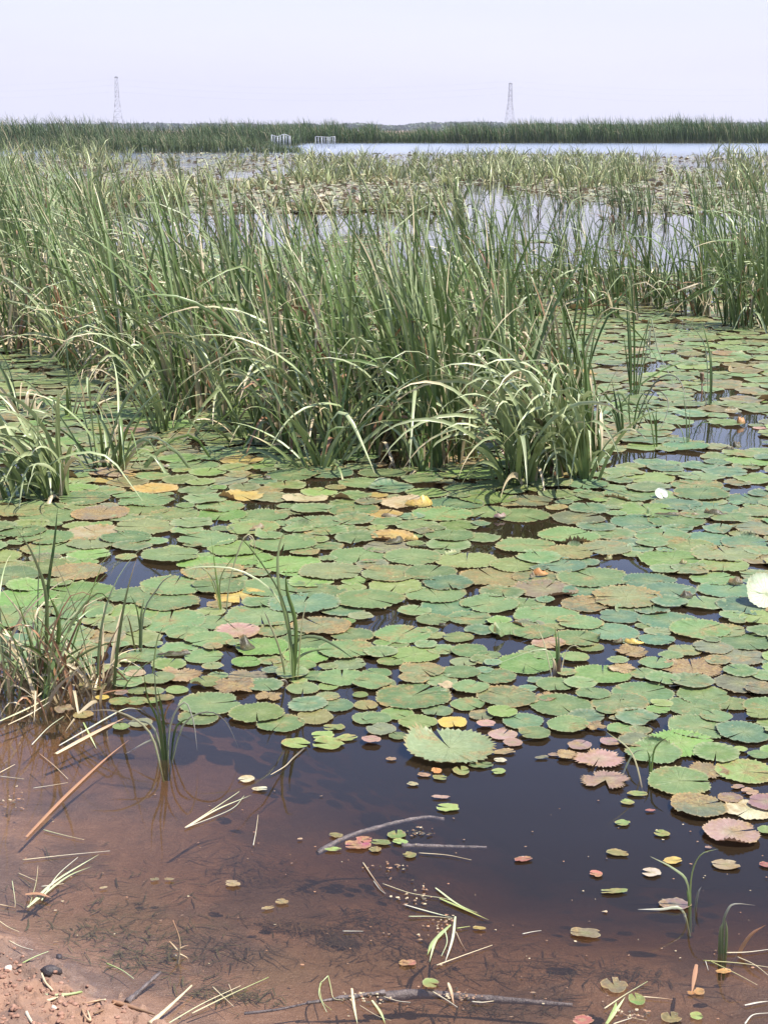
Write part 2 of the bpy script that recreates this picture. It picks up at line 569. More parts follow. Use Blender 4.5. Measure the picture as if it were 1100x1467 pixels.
def blades(B, base, az, L0, W0, lean, bend, power, fold, foldpos, twist, tw2, c0, c1, tipdry, segs=9, keel=0.22, rng=RNG):
    """vectorised grass blades; every argument an array of length B (colours B x 3)"""
    n = segs
    s = np.linspace(0, 1, n)[None, :]
    th = lean[:, None] + bend[:, None] * s ** power[:, None] + fold[:, None] / (1 + np.exp(-(s - foldpos[:, None]) * 45))
    th = np.clip(th, 0, 2.55)
    A = az[:, None] + 0.3 * (s - 0.3) * np.sin(tw2)[:, None]
    T = np.stack([np.sin(th) * np.cos(A), np.sin(th) * np.sin(A), np.cos(th)], -1)
    step = (L0 / (n - 1))[:, None, None]
    C = np.zeros((B, n, 3))
    C[:, 1:] = np.cumsum((T[:, 1:] + T[:, :-1]) * 0.5 * step, axis=1)
    C += base[:, None, :]
    S0 = np.stack([-np.sin(A), np.cos(A), np.zeros_like(A)], -1)
    N0 = np.cross(T, S0)
    tw = twist[:, None] + tw2[:, None] * s
    S = np.cos(tw)[..., None] * S0 + np.sin(tw)[..., None] * N0
    Nn = np.cross(T, S)
    prof = np.clip((0.62 + 0.38 * np.minimum(s / 0.3, 1)) * (1 - np.clip((s - 0.45) / 0.55, 0, 1) ** 1.7), 0.04, 1)
    w = (W0[:, None] * prof * 0.5)[..., None]
    V = np.stack([C - S * w, C + Nn * w * keel * 2, C + S * w], 2)         # B n 3 3
    i = np.arange(n - 1)
    q = np.concatenate([np.stack([i * 3, i * 3 + 1, i * 3 + 4, i * 3 + 3], -1), np.stack([i * 3 + 1, i * 3 + 2, i * 3 + 5, i * 3 + 4], -1)])
    Qf = (q[None] + (np.arange(B) * n * 3)[:, None, None]).reshape(-1, 4)
    t = np.clip(s, 0, 1)[..., None]
    col = c0[:, None, :] * (1 - t) + c1[:, None, :] * t
    dry = np.clip((s - (1 - tipdry[:, None])) / 0.12, 0, 1)[..., None]
    col = col * (1 - dry) + STRAW * dry
    sheath = np.clip(1 - s / 0.10, 0, 1)[..., None] * 0.55
    col = col * (1 - sheath) + np.array((0.26, 0.23, 0.12)) * sheath
    col = np.repeat(col[:, :, None, :], 3, axis=2)
    return V, Qf, col, q


# wind blows towards the left of the picture
WIND = math.pi


def clump_params(B, cx, cy, rad, height, rng, style='upright', dryness=0.25, width=0.013):
    a = rng.uniform(0, 2 * np.pi, B)
    rr = rad * np.sqrt(rng.uniform(0, 1, B))
    nsh = max(2, B // 6)
    sx = cx + rad * np.sqrt(rng.uniform(0, 1, nsh)) * np.cos(rng.uniform(0, 6.28, nsh))
    sy = cy + rad * np.sqrt(rng.uniform(0, 1, nsh)) * np.sin(rng.uniform(0, 6.28, nsh))
    k = rng.integers(0, nsh, B)
    base = np.stack([sx[k] + rng.normal(0, 0.012, B), sy[k] + rng.normal(0, 0.012, B), np.full(B, -0.12)], -1)
    faz = rng.uniform(0, np.pi, nsh)[k]
    dry = rng.uniform(0, 1, B) < dryness
    u_ = rng.uniform(0, 1, B)
    L0 = height * (0.42 + 0.68 * u_ ** 1.25) + 0.12
    tall = u_ > 0.55
    if style == 'upright':
        lean = np.abs(rng.normal(0.13, 0.09, B))
        az = np.where(rng.uniform(0, 1, B) < 0.62, WIND + rng.normal(0, 0.6, B), rng.uniform(0, 6.28, B))
        bend = np.where(rng.uniform(0, 1, B) < np.where(tall, 0.85, 0.35), rng.uniform(0.05, 0.7, B), rng.uniform(0.9, 2.3, B))
        power = rng.uniform(1.4, 3.2, B)
        fold = np.where(rng.uniform(0, 1, B) < np.where(tall, 0.14, 0.5), rng.uniform(0.9, 2.3, B), 0)
    elif style == 'droop':
        lean = np.abs(rng.normal(0.24, 0.14, B))
        az = rng.normal(WIND + 0.95, 0.75, B)
        bend = rng.uniform(1.2, 2.6, B)
        power = rng.uniform(1.5, 3.0, B)
        fold = np.where(rng.uniform(0, 1, B) < 0.15, 0.6, 0)
    elif style == 'arc':
        lean = np.abs(rng.normal(0.22, 0.10, B))
        az = rng.normal(WIND + 0.5, 0.9, B)
        bend = rng.uniform(1.1, 2.2, B)
        power = rng.uniform(1.5, 2.8, B)
        fold = np.where(rng.uniform(0, 1, B) < 0.3, rng.uniform(0.5, 1.2, B), 0)
    elif style == 'messy':
        lean = np.abs(rng.normal(0.35, 0.25, B))
        az = rng.uniform(0, 6.28, B)
        bend = rng.uniform(0.2, 1.8, B)
        power = rng.uniform(1.0, 2.4, B)
        fold = np.where(rng.uniform(0, 1, B) < 0.4, rng.uniform(0.8, 2.0, B), 0)
    else:
        lean = np.abs(rng.normal(0.18, 0.12, B)); az = rng.uniform(0, 6.28, B)
        bend = rng.uniform(0.2, 1.5, B); power = rng.uniform(1.2, 2.4, B); fold = np.zeros(B)
    foldpos = rng.uniform(0.35, 0.85, B)
    twist = faz + rng.normal(0, 0.5, B)
    tw2 = rng.normal(0, 1.0, B)
    W0 = width * rng.uniform(0.6, 1.3, B)
    m = rng.uniform(0, 1, (B, 1))
    if style == 'upright': m = np.where(rng.uniform(0, 1, (B, 1)) < np.where(tall[:, None], 0.75, 0.4), m * 0.3, 0.55 + 0.45 * m)
    c0 = DEEP * (1 - m) + GREEN * m
    c1 = GREEN * (1 - m) * 1.1 + PALE * m * rng.uniform(0.7, 1.25, (B, 1)) + GREEN * 0.1
    if style in ('droop', 'arc'):
        c1 = PALE * rng.uniform(0.6, 1.15, (B, 1)); c0 = GREEN * 1.1 * np.ones((B, 1))
    dm = dry[:, None]
    dc = np.where(rng.uniform(0, 1, (B, 1)) < 0.78, STRAW, RUST) * rng.uniform(0.6, 1.15, (B, 1))
    c0 = np.where(dm, dc * 0.85, c0); c1 = np.where(dm, dc, c1)
    fold = np.where(dry & (fold == 0) & (rng.uniform(0, 1, B) < 0.5), rng.uniform(0.6, 2.3, B), fold)
    L0 = np.where(dry, L0 * rng.uniform(0.4, 0.9, B), L0)
    tipdry = np.where(rng.uniform(0, 1, B) < 0.4, rng.uniform(0.03, 0.3, B), 0.0)
    return dict(base=base, az=az, L0=L0, W0=W0, lean=lean, bend=bend, power=power, fold=fold, foldpos=foldpos, twist=twist, tw2=tw2,
                c0=c0, c1=c1, tipdry=tipdry)


def clump_arrays(B, *a, segs=9, **k):
    rng = k.get('rng') or a[4]
    p = clump_params(B, *a, **k)
    return blades(B, segs=segs, **p)


def flat(bl):
    V, Qf, col, q = bl
    return V.reshape(-1, 3), Qf, col.reshape(-1, 3)


def clump_thing(name, label, cat, group, px, py, rad, B, height, style='upright', dryness=0.25, width=0.013, keep=36, seed=0, extra=None, at=None):
    rng = np.random.default_rng(1000 + seed)
    p0 = gp(px, py) if at is None else np.array((at[0], at[1], 0.0))
    V, Qf, col, q = clump_arrays(B, p0[0], p0[1], rad, height, rng, style=style, dryness=dryness, width=width, segs=14)
    root = empty(name, p0)
    tag(root, label, cat, group)
    # largest-looking blades become parts, the rest one mass
    size = np.linalg.norm(V[:, 0, 1] - V[:, -1, 1], axis=1) * np.clip(1 - (V[:, 0, 1, 1] - p0[1]) / max(rad, 0.02) * 0.35, 0.3, 2)
    order = np.argsort(-size)
    keep = min(keep, B)
    for j in order[:keep]:
        link('blade', mesh_from('blade', V[j].reshape(-1, 3) - p0, q, col[j].reshape(-1, 3)), M_BLADE, root)
    if B > keep:
        r = order[keep:]
        n = V.shape[1] * 3
        Qr = (q[None] + (np.arange(len(r)) * n)[:, None, None]).reshape(-1, 4)
        ms = link('inner_blades', mesh_from('inner_blades', V[r].reshape(-1, 3) - p0, Qr, col[r].reshape(-1, 3)), M_BLADE, root)
        ms['kind'] = 'stuff'
    for (pts, wd, c) in (extra or []):
        a = path_blade(pts, wd, c)
        link('blade', mesh_from('blade', a[0] - p0, a[1], a[2]), M_BLADE, root)
    return root


def catmull(P, n):
    P = np.asarray(P, float)
    if len(P) == 2:
        t = np.linspace(0, 1, n)[:, None]
        return P[0] * (1 - t) + P[1] * t
    E = np.concatenate([[2 * P[0] - P[1]], P, [2 * P[-1] - P[-2]]])
    out = []
    for u in np.linspace(0, len(P) - 1 - 1e-6, n):
        i = int(u); t = u - i
        a, b, c, d = E[i], E[i + 1], E[i + 2], E[i + 3]
        out.append(0.5 * ((2 * b) + (c - a) * t + (2 * a - 5 * b + 4 * c - d) * t * t + (3 * b - a - 3 * c + d) * t ** 3))
    return np.array(out)


CCOL = dict(green=GREEN, deep=DEEP, pale=PALE, straw=STRAW, rust=RUST, yell=YELL, white=np.array((0.50, 0.47, 0.37)), mid=(GREEN + PALE) / 2,
            brown=np.array((0.20, 0.12, 0.07)), lime=np.array((0.27, 0.33, 0.11)), dark=np.array((0.05, 0.04, 0.025)))


def ribbon(C, width, c0, c1, side=None, taper=True, keel=0.25, rng=None):
    n = len(C)
    T = np.gradient(C, axis=0)
    T /= np.linalg.norm(T, axis=1)[:, None] + 1e-9
    if side is None:
        side = np.array((random.uniform(-.6, .6), -1.0, random.uniform(-.5, .7)))
    S = np.cross(T, side)
    S /= np.linalg.norm(S, axis=1)[:, None] + 1e-9
    Nn = np.cross(S, T)
    s = np.linspace(0, 1, n)
    pr = np.clip((0.7 + 0.3 * np.minimum(s / 0.25, 1)) * (1 - np.clip((s - 0.4) / 0.6, 0, 1) ** 1.8), 0.06, 1) if taper else np.ones(n)
    w = (width * 0.5 * pr)[:, None]
    V = np.stack([C - S * w, C + Nn * w * keel * 2, C + S * w], 1).reshape(-1, 3)
    i = np.arange(n - 1)
    q = np.concatenate([np.stack([i * 3, i * 3 + 1, i * 3 + 4, i * 3 + 3], -1), np.stack([i * 3 + 1, i * 3 + 2, i * 3 + 5, i * 3 + 4], -1)])
    col = np.repeat(np.outer(1 - s, c0) + np.outer(s, c1), 3, axis=0)
    return V, q, col


def path_blade(pts, width, cols, dy=None, n=13):
    """a blade rising from the water at the first photo point, through the others, in a near upright plane"""
    b = gp(*pts[0])
    if dy is None: dy = random.uniform(-0.12, 0.12) * (np.hypot(pts[-1][0] - pts[0][0], pts[-1][1] - pts[0][1]) / ppm(b))
    m = len(pts)
    P = [b + np.array((0, 0, -0.06))] + [vp(x, y, b[1] + dy * (k + 1) / m) for k, (x, y) in enumerate(pts[1:])]
    if P[0][2] > P[1][2]: P[0] = b
    for k in range(1, len(P)): P[k][2] = max(P[k][2], 0.004)
    c = cols if isinstance(cols, tuple) else (cols, cols)
    return ribbon(catmull(P, n), width, CCOL[c[0]] * random.uniform(0.85, 1.15), CCOL[c[1]] * random.uniform(0.85, 1.15))


def plant(name, label, cat, group, base, specs, part='blade'):
    p0 = gp(*base)
    root = empty(name, p0)
    tag(root, label, cat, group)
    for pts, w, c in specs:
        a = path_blade(pts, w, c)
        link(part, mesh_from(part, a[0] - p0, a[1], a[2]), M_BLADE, root)
    return root


def tube_arrays(C, rad, c0, c1=None, k=6, bumps=0.0, taper=0.35):
    C = np.asarray(C, float)
    n = len(C)
    T = np.gradient(C, axis=0)
    T /= np.linalg.norm(T, axis=1)[:, None] + 1e-9
    up = np.array((0.13, 0.21, 1.0)) if abs(T[0, 2]) < 0.8 else np.array((1.0, 0.1, 0.1))
    S = np.cross(T, up); S /= np.linalg.norm(S, axis=1)[:, None] + 1e-9
    U = np.cross(S, T)
    s = np.linspace(0, 1, n)
    r = rad * (1 - (1 - taper) * s)
    if bumps: r = r * (1 + bumps * np.random.default_rng(int(abs(C[0, 0]) * 1e4) + n).normal(0, 1, n))
    a = np.arange(k) / k * 2 * np.pi
    V = (C[:, None] + r[:, None, None] * (np.cos(a)[None, :, None] * S[:, None] + np.sin(a)[None, :, None] * U[:, None])).reshape(-1, 3)
    q = []
    for i in range(n - 1):
        for j in range(k):
            q.append((i * k + j, i * k + (j + 1) % k, (i + 1) * k + (j + 1) % k, (i + 1) * k + j))
    V = np.concatenate([V, C[:1], C[-1:]])
    for j in range(k):
        q.append((n * k, (j + 1) % k, j, n * k)); q.append((n * k + 1, (n - 1) * k + j, (n - 1) * k + (j + 1) % k, n * k + 1))
    c1 = c0 if c1 is None else c1
    col = np.concatenate([np.repeat(np.outer(1 - s, c0) + np.outer(s, c1), k, axis=0), [c0], [c1]])
    return V, [f if f[0] != f[3] else f[:3] for f in q], col


# ------------------------------------------------------------------ far country: trees, reed walls, pylons, wires, nets
def leaf_cloud(n, fn, size, rng, ca, cb):
    P = fn(n, rng)
    u = rng.normal(0, 1, (n, 3)); u /= np.linalg.norm(u, axis=1)[:, None]
    v = np.cross(u, rng.normal(0, 1, (n, 3))); v /= np.linalg.norm(v, axis=1)[:, None]
    sz = (size * rng.uniform(0.5, 1.3, n))[:, None]
    V = np.stack([P - u * sz, P + v * sz * 0.7, P + u * sz, P - v * sz * 0.7], 1).reshape(-1, 3)
    m = rng.uniform(0, 1, (n, 1))
    col = np.repeat(np.asarray(ca) * (1 - m) + np.asarray(cb) * m, 4, axis=0)
    return V, np.arange(n * 4).reshape(-1, 4), col


rng = np.random.default_rng(5)
parts = []
def wood(n, r):
    x = r.uniform(-700, 700, n)
    h = 4.0 + 7.0 * fbm(x, x * 0 + 3.0, 0.03, 4) * (0.5 + fbm(x, x * 0, 0.006, 2, 4.0))
    return np.stack([x, r.uniform(1900, 2050, n), 0.2 + h * np.sqrt(r.uniform(0, 1, n))], -1)
V_, Q_, C_ = leaf_cloud(22000, wood, 2.4, rng, (0.03, 0.06, 0.022), (0.06, 0.10, 0.035))
far_wood = link('distant_woods', mesh_from('distant_woods', V_, Q_, C_, smooth=False), M_FAR)
tag(far_wood, 'blue green line of woods on the horizon', None, None, 'stuff')


def reed_wall(name, label, x0, x1, ymin, ymax, hfun, n, seed, ca, cb, wd, skip=None, edge=None):
    rng = np.random.default_rng(seed)
    x = rng.uniform(x0, x1, n)
    y = ymin + (ymax - ymin) * rng.uniform(0, 1, n) ** 1.6
    if edge is not None: y = y + edge(x)
    if skip is not None:
        k = ~skip(x, y)
        x, y = x[k], y[k]
    B = len(x)
    h = hfun(x, y) * rng.uniform(0.6, 1.08, B)
    base = np.stack([x, y, np.full(B, -0.1)], -1)
    m = rng.uniform(0, 1, (B, 1))
    c0 = np.asarray(ca) * (1 - m) + np.asarray(cb) * m
    str_ = rng.uniform(0, 1, (B, 1)) < 0.10
    c1 = np.where(str_, STRAW * 0.8, c0 * 1.4)
    V, Qf, col, q = blades(B, base, np.where(rng.uniform(0, 1, B) < 0.6, WIND + rng.normal(0, 0.7, B), rng.uniform(0, 6.28, B)), h, wd * rng.uniform(0.6, 1.4, B),
                           np.abs(rng.normal(0.10, 0.08, B)), rng.uniform(0.0, 1.3, B), rng.uniform(1.5, 3, B), np.where(rng.uniform(0, 1, B) < 0.2, 1.4, 0.0),
                           rng.uniform(0.5, 0.9, B), rng.uniform(0, 3.1, B), rng.normal(0, 1, B), c0, c1, np.zeros(B), segs=6)
    o = link(name, mesh_from(name, V.reshape(-1, 3), Qf, col.reshape(-1, 3)), M_FAR)
    return tag(o, label, None, None, 'stuff')


reed_wall('reed_bed', 'tall dark green reed wall along the far shore on the right', -24, 95, 195, 215, lambda x, y: np.maximum(2.45, 2.75 + 1.8 * (fbm(x, y * 0, 0.10, 2) - 0.5)) + 1.8 * (fbm(x, y * 0, 0.7, 3, 5.0) - 0.5) + np.clip((x - 5) / 60, 0, 1) * 0.35, 25000, 21,
          (0.030, 0.070, 0.022), (0.075, 0.130, 0.038), 0.06)
reed_wall('reed_bed', 'darker reed bank across the left part of the far water', -90, -9, 160, 190, lambda x, y: (2.3 + 2.6 * (fbm(x, y * 0, 0.12, 3, 2.0) - 0.45) + 2.0 * (fbm(x, y * 0, 0.7, 3, 6.0) - 0.5)) * (1 - 0.12 * np.clip((x + 18) / 20, 0, 1)) + 0.9 * np.exp(-((x + 31) / 4) ** 2), 13000, 22,
          (0.028, 0.060, 0.022), (0.070, 0.115, 0.036), 0.055)
reed_wall('reed_bed', 'lighter green reed patch standing before the left reed bank', -24, -6.0, 112, 124, lambda x, y: 1.75 - 0.9 * np.clip((x + 11) / 4, 0, 1) + 0.5 * (fbm(x, y * 0, 0.3, 2) - 0.5), 3000, 23,
          (0.040, 0.075, 0.026), (0.085, 0.125, 0.045), 0.035)
reed_wall('reed_bed', 'low reed strip beside the water at the far left', -50, -26, 120, 136, lambda x, y: 1.3 + 0.9 * (fbm(x, y * 0, 0.2, 2) - 0.4), 3000, 24,
          (0.030, 0.06, 0.022), (0.065, 0.10, 0.036), 0.035)


def bar_arrays(a, b, t):
    a = np.asarray(a, float); b = np.asarray(b, float)
    return tube_arrays(np.array([a, b]), t, (0.3, 0.3, 0.3), k=4, taper=1.0)


def joined_bars(name, bars, mat, parent, off=(0, 0, 0)):
    V, Qs, n = [], [], 0
    for a, b, t in bars:
        v, q, c = bar_arrays(a, b, t)
        V.append(v - np.asarray(off)); Qs += [tuple(i + n for i in f) for f in q]; n += len(v)
    return link(name, mesh_from(name, np.concatenate(V), Qs, smooth=False), mat, parent)


def pylon(px_top, py_top, px_base, dist, label, yaw, lopsided=False):
    top = vp(px_top, py_top, dist)
    hgt = top[2]
    root = empty('pylon', (top[0], dist, 0.0))
    root.rotation_euler = (0, 0, yaw)
    tag(root, label, 'pylon', 'power pylons on the horizon')
    hw = lambda z: np.interp(z / hgt, [0, 0.45, 0.62, 1.0], [4.6, 2.3, 1.5, 1.1])
    for sx in (-1, 1):
        for sy in (-1, 1):
            zs = [0, 0.45 * hgt, 0.62 * hgt, hgt]
            joined_bars('leg', [((sx * hw(a), sy * hw(a), a), (sx * hw(b), sy * hw(b), b), 0.11) for a, b in zip(zs[:-1], zs[1:])], M_STEEL, root)
    zs = list(np.array([0.0, 0.14, 0.27, 0.38, 0.48, 0.57, 0.65, 0.73, 0.81, 0.89, 1.0]) * hgt)
    for a, b in zip(zs[:-1], zs[1:]):
        bars = []
        for s in (-1, 1):
            bars += [((-hw(a), s * hw(a), a), (hw(b), s * hw(b), b), 0.055), ((hw(a), s * hw(a), a), (-hw(b), s * hw(b), b), 0.055),
                     ((s * hw(a), -hw(a), a), (s * hw(b), hw(b), b), 0.055), ((s * hw(a), hw(a), a), (s * hw(b), -hw(b), b), 0.055),
                     ((-hw(b), s * hw(b), b), (hw(b), s * hw(b), b), 0.06)]
        joined_bars('lattice_brace', bars, M_STEEL, root)
    joined_bars('cap', [((-1.3, -1.3, hgt), (1.3, 1.3, hgt), 0.3), ((1.3, -1.3, hgt), (-1.3, 1.3, hgt), 0.3), ((-1.1, 0, hgt + .5), (1.1, 0, hgt + .5), 0.3)], M_STEEL, root)
    arms = []
    for zf in (0.74, 0.86, 0.97):
        z = zf * hgt
        for s in (-1, 1):
            ob = joined_bars('crossarm', [((0, s * 1.0, z), (0, s * 3.6, z + 0.3), 0.10), ((0, s * 1.0, z + 1.2), (0, s * 3.6, z + 0.3), 0.08)], M_STEEL, root)
            arms.append(np.array((top[0] - math.sin(yaw) * s * 3.6, dist + math.cos(yaw) * s * 3.6, z + 0.1)))
    return arms


armA = pylon(167, 111, 170, 1250, 'lattice power pylon rising behind the reeds on the left horizon', R(8))
armB = pylon(731, 120, 733, 1300, 'lattice power pylon rising behind the right half of the far reeds', R(8))
for k in range(6):
    a, b = armA[k], armB[k]
    t = np.linspace(-0.9, 2.0, 60)
    P = a[None] * (1 - t[:, None]) + b[None] * t[:, None]
    f = t - np.floor(t)
    P[:, 2] = a[2] - 6.5 * 4 * f * (1 - f)
    v, q, c = tube_arrays(P, 0.012, (0.3, 0.3, 0.3), k=3, taper=1.0)
    wo_ = link('power_line', mesh_from('power_line', v, q), M_STEEL)
    tag(wo_, f"thin faint power line strung from the {['lowest left', 'lowest right', 'middle left', 'middle right', 'topmost left', 'topmost right'][k]} arms of the pylons", 'cable', 'power lines between the pylons')


def net(px0, px1, py_top, py_bot, label, seed, slope):
    rng = np.random.default_rng(seed)
    b = gp((px0 + px1) / 2, py_bot)
    d = b[1]
    root = empty('fishing_net', b)
    tag(root, label, 'net', 'white nets on stakes by the far water')
    xs = np.linspace(px0, px1, 4)
    tops = []
    for i, x in enumerate(xs):
        bt = vp(x, py_bot, d); tp = vp(x, py_top + slope * (i % 2) + rng.uniform(-1, 1), d)
        bt[2] = -0.2
        tops.append(tp)
        v, q, c = tube_arrays(np.array([bt, tp]), 0.022, (1, 1, 1), k=5, taper=0.8)
        link('stake', mesh_from('stake', v - b, q), M_NET, root)
    tp = np.array(tops)
    v, q, c = tube_arrays(catmull(tp, 10), 0.018, (1, 1, 1), k=4, taper=1.0)
    link('top_rope', mesh_from('top_rope', v - b, q), M_NET, root)
    # hanging sheets of mesh, gathered and uneven
    bars = []
    xx = catmull(tp, 60)
    for i, p in enumerate(xx):
        g_ = 0.5 + 0.5 * math.sin(i * 0.7 + seed) + rng.uniform(-.2, .2)
        if g_ < 0.55: continue
        bars.append((p, (p[0] + rng.normal(0, 0.04), p[1] + rng.normal(0, 0.06), max(0.02, p[2] * (1 - min(1, 0.55 + 0.5 * g_)))), 0.006))
    hh = tp[:, 2].mean()
    for f in (0.2, 0.35, 0.5, 0.65, 0.8):
        for i in range(0, 59):
            if rng.uniform() < 0.4:
                p, r_ = xx[i], xx[i + 1]
                bars.append(((p[0], p[1], p[2] * f), (r_[0], r_[1], r_[2] * f), 0.005))
    nb = joined_bars('netting', bars, M_NET, root, b)
    nb['kind'] = 'stuff'


net(389, 416, 193, 212, 'white fishing net on stakes, left of two, before the dark reeds', 1, 1.5)
net(452, 480, 196, 212, 'square white fishing net on stakes beside the open water strip', 2, 0.5)

# ------------------------------------------------------------------ lily pads
PC = dict(green=(0.155, 0.235, 0.088), blue=(0.118, 0.212, 0.108), lime=(0.26, 0.34, 0.10), yg=(0.20, 0.26, 0.080), grey=(0.175, 0.185, 0.105),
          brown=(0.21, 0.16, 0.10), pink=(0.40, 0.235, 0.19), red=(0.40, 0.12, 0.105), magenta=(0.46, 0.08, 0.17), yellow=(0.68, 0.46, 0.10),
          tan=(0.44, 0.33, 0.19), cream=(0.50, 0.46, 0.30), mauve=(0.25, 0.155, 0.145), orange=(0.50, 0.22, 0.07), olive=(0.22, 0.20, 0.075),
          paleg=(0.23, 0.30, 0.15), farg=(0.22, 0.24, 0.15), fary=(0.26, 0.27, 0.14), fart=(0.33, 0.29, 0.19), farp=(0.32, 0.23, 0.18), glare=(0.52, 0.57, 0.44), white=(0.78, 0.78, 0.70), mott=(0.19, 0.22, 0.095), dark=(0.045, 0.035, 0.02), bright=(0.17, 0.28, 0.07), gold=(0.46, 0.31, 0.08))  # glare: bright sheen on the upturned leaves, painted as a pale colour
CNAME = dict(paleg='pale green', green='green', blue='bluish green', lime='pale lime', yg='yellow green', grey='grey green', brown='brown', pink='pink', red='red', magenta='magenta',
             yellow='yellow', tan='tan', cream='cream', mauve='dull mauve', orange='orange', olive='olive', white='white', mott='mottled green', dark='dark', bright='bright green', gold='golden')


def pad_arrays(c, rad, colour, rng, wear=0.3, nteeth=40, rings=(0.012, 0.35, 0.68, 0.9, 1.0), notch=None, gap=0.10, z0=0.006, tilt=(0, 0), cup=0.0, wave=0.03,
               tooth=0.028, oval=1.0, ang=0.0, flap=None, torn=0.0):
    """a toothed round leaf slit to its middle; local frame turned so that the slit points to angle notch"""
    n = nteeth * 2
    if notch is None: notch = rng.uniform(0, 2 * np.pi)
    th = np.linspace(gap / 2, 2 * np.pi - gap / 2, n + 1)
    th = th + np.concatenate([[0], rng.normal(0, 0.25 * 2 * np.pi / n, n - 1), [0]])
    edge = 1 + 0.035 * np.sin(2 * th + rng.uniform(0, 6)) + 0.02 * np.sin(5 * th + rng.uniform(0, 6)) + rng.normal(0, 0.012, n + 1)
    tt = np.where(np.arange(n + 1) % 2 == 0, 1.0, 1.0 - tooth * 1.6)
    edge2 = edge * tt
    lob = 1 - 0.10 * np.exp(-((th - th[0]) / 0.22) ** 2) - 0.10 * np.exp(-((th[-1] - th) / 0.22) ** 2)
    edge2 = edge2 * lob
    if torn > 0:
        for _ in range(3):
            a = rng.uniform(0.5, 5.8)
            edge2 = edge2 * (1 - torn * rng.uniform(0.4, 1) * np.exp(-((th - a) / rng.uniform(0.1, 0.3)) ** 2))
    ph, ph2 = rng.uniform(0, 6.28, 2)
    X, Y, RR = [], [], []
    for r in rings:
        k = edge2 if r > 0.95 else (1 + (edge2 * 0 + (edge * lob) - 1) * r) * 1.0
        if torn > 0: k = np.minimum(k, edge2 * 1.02) if r > 0.6 else k
        X.append(r * k * np.cos(th)); Y.append(r * k * np.sin(th)); RR.append(np.full(n + 1, r))
    X, Y, RR = np.array(X), np.array(Y), np.array(RR)
    A = np.tile(th, (len(rings), 1))
    Z = wave * rad * RR ** 2 * (np.sin(3 * A + ph) + 0.6 * np.sin(5 * A + ph2)) + cup * rad * RR ** 3
    Z += 0.010 * rad * rng.normal(0, 1, Z.shape) * RR
    Z[-1] += np.where(np.arange(n + 1) % 2 == 0, 0.035, 0.0) * rad * rng.uniform(-0.3, 1.0, n + 1)
    Lx, Ly = X.copy(), Y.copy()
    if flap is not None:                                  # fold a side of the leaf upward: (direction, hinge offset, angle)
        fa, hinge, an = flap
        u = X * math.cos(fa - notch) + Y * math.sin(fa - notch)
        e = np.maximum(u - hinge, 0)
        m = e > 0
        k = np.clip(e / 0.25, 0, 1) * an
        X = np.where(m, X + (np.cos(k) - 1) * e * math.cos(fa - notch), X)
        Y = np.where(m, Y + (np.cos(k) - 1) * e * math.sin(fa - notch), Y)
        Z = np.where(m, Z + np.sin(k) * e * rad, Z)
    Yo = Y * oval
    ca, sa = math.cos(notch), math.sin(notch)
    wx = (X * ca - Yo * sa) * rad
    wy = (X * sa + Yo * ca) * rad
    if ang:
        pass
    Zw = z0 + Z + tilt[0] * wx + tilt[1] * wy
    Zw = np.maximum(Zw, 0.0025 + 0.002 * RR)
    V = np.stack([c[0] + wx, c[1] + wy, Zw], -1).reshape(-1, 3)
    m = n + 1
    i = np.arange(n)
    q = [np.stack([k * m + i, k * m + i + 1, (k + 1) * m + i + 1, (k + 1) * m + i], -1)[:, ::-1] for k in range(len(rings) - 1)]
    q = np.concatenate(q)
    base = np.asarray(PC[colour]) * (0.90 if colour in ('green', 'blue', 'yg', 'grey', 'mott', 'bright', 'brown', 'tan', 'lime', 'olive') else 1.0) * rng.uniform(0.72, 1.20) * (1 + rng.normal(0, 0.04, 3))
    col = np.tile(base, (len(V), 1))
    tip = np.zeros(V.shape[0]).reshape(len(rings), m); tip[-1] = np.where(np.arange(m) % 2 == 0, 0.45, 0.1)
    tip = tip.reshape(-1, 1)
    col = col * (1 - tip) + np.array((0.50, 0.47, 0.30)) * tip
    return V, q, col, np.stack([Lx, Ly], -1).reshape(-1, 2), np.full(len(V), wear)


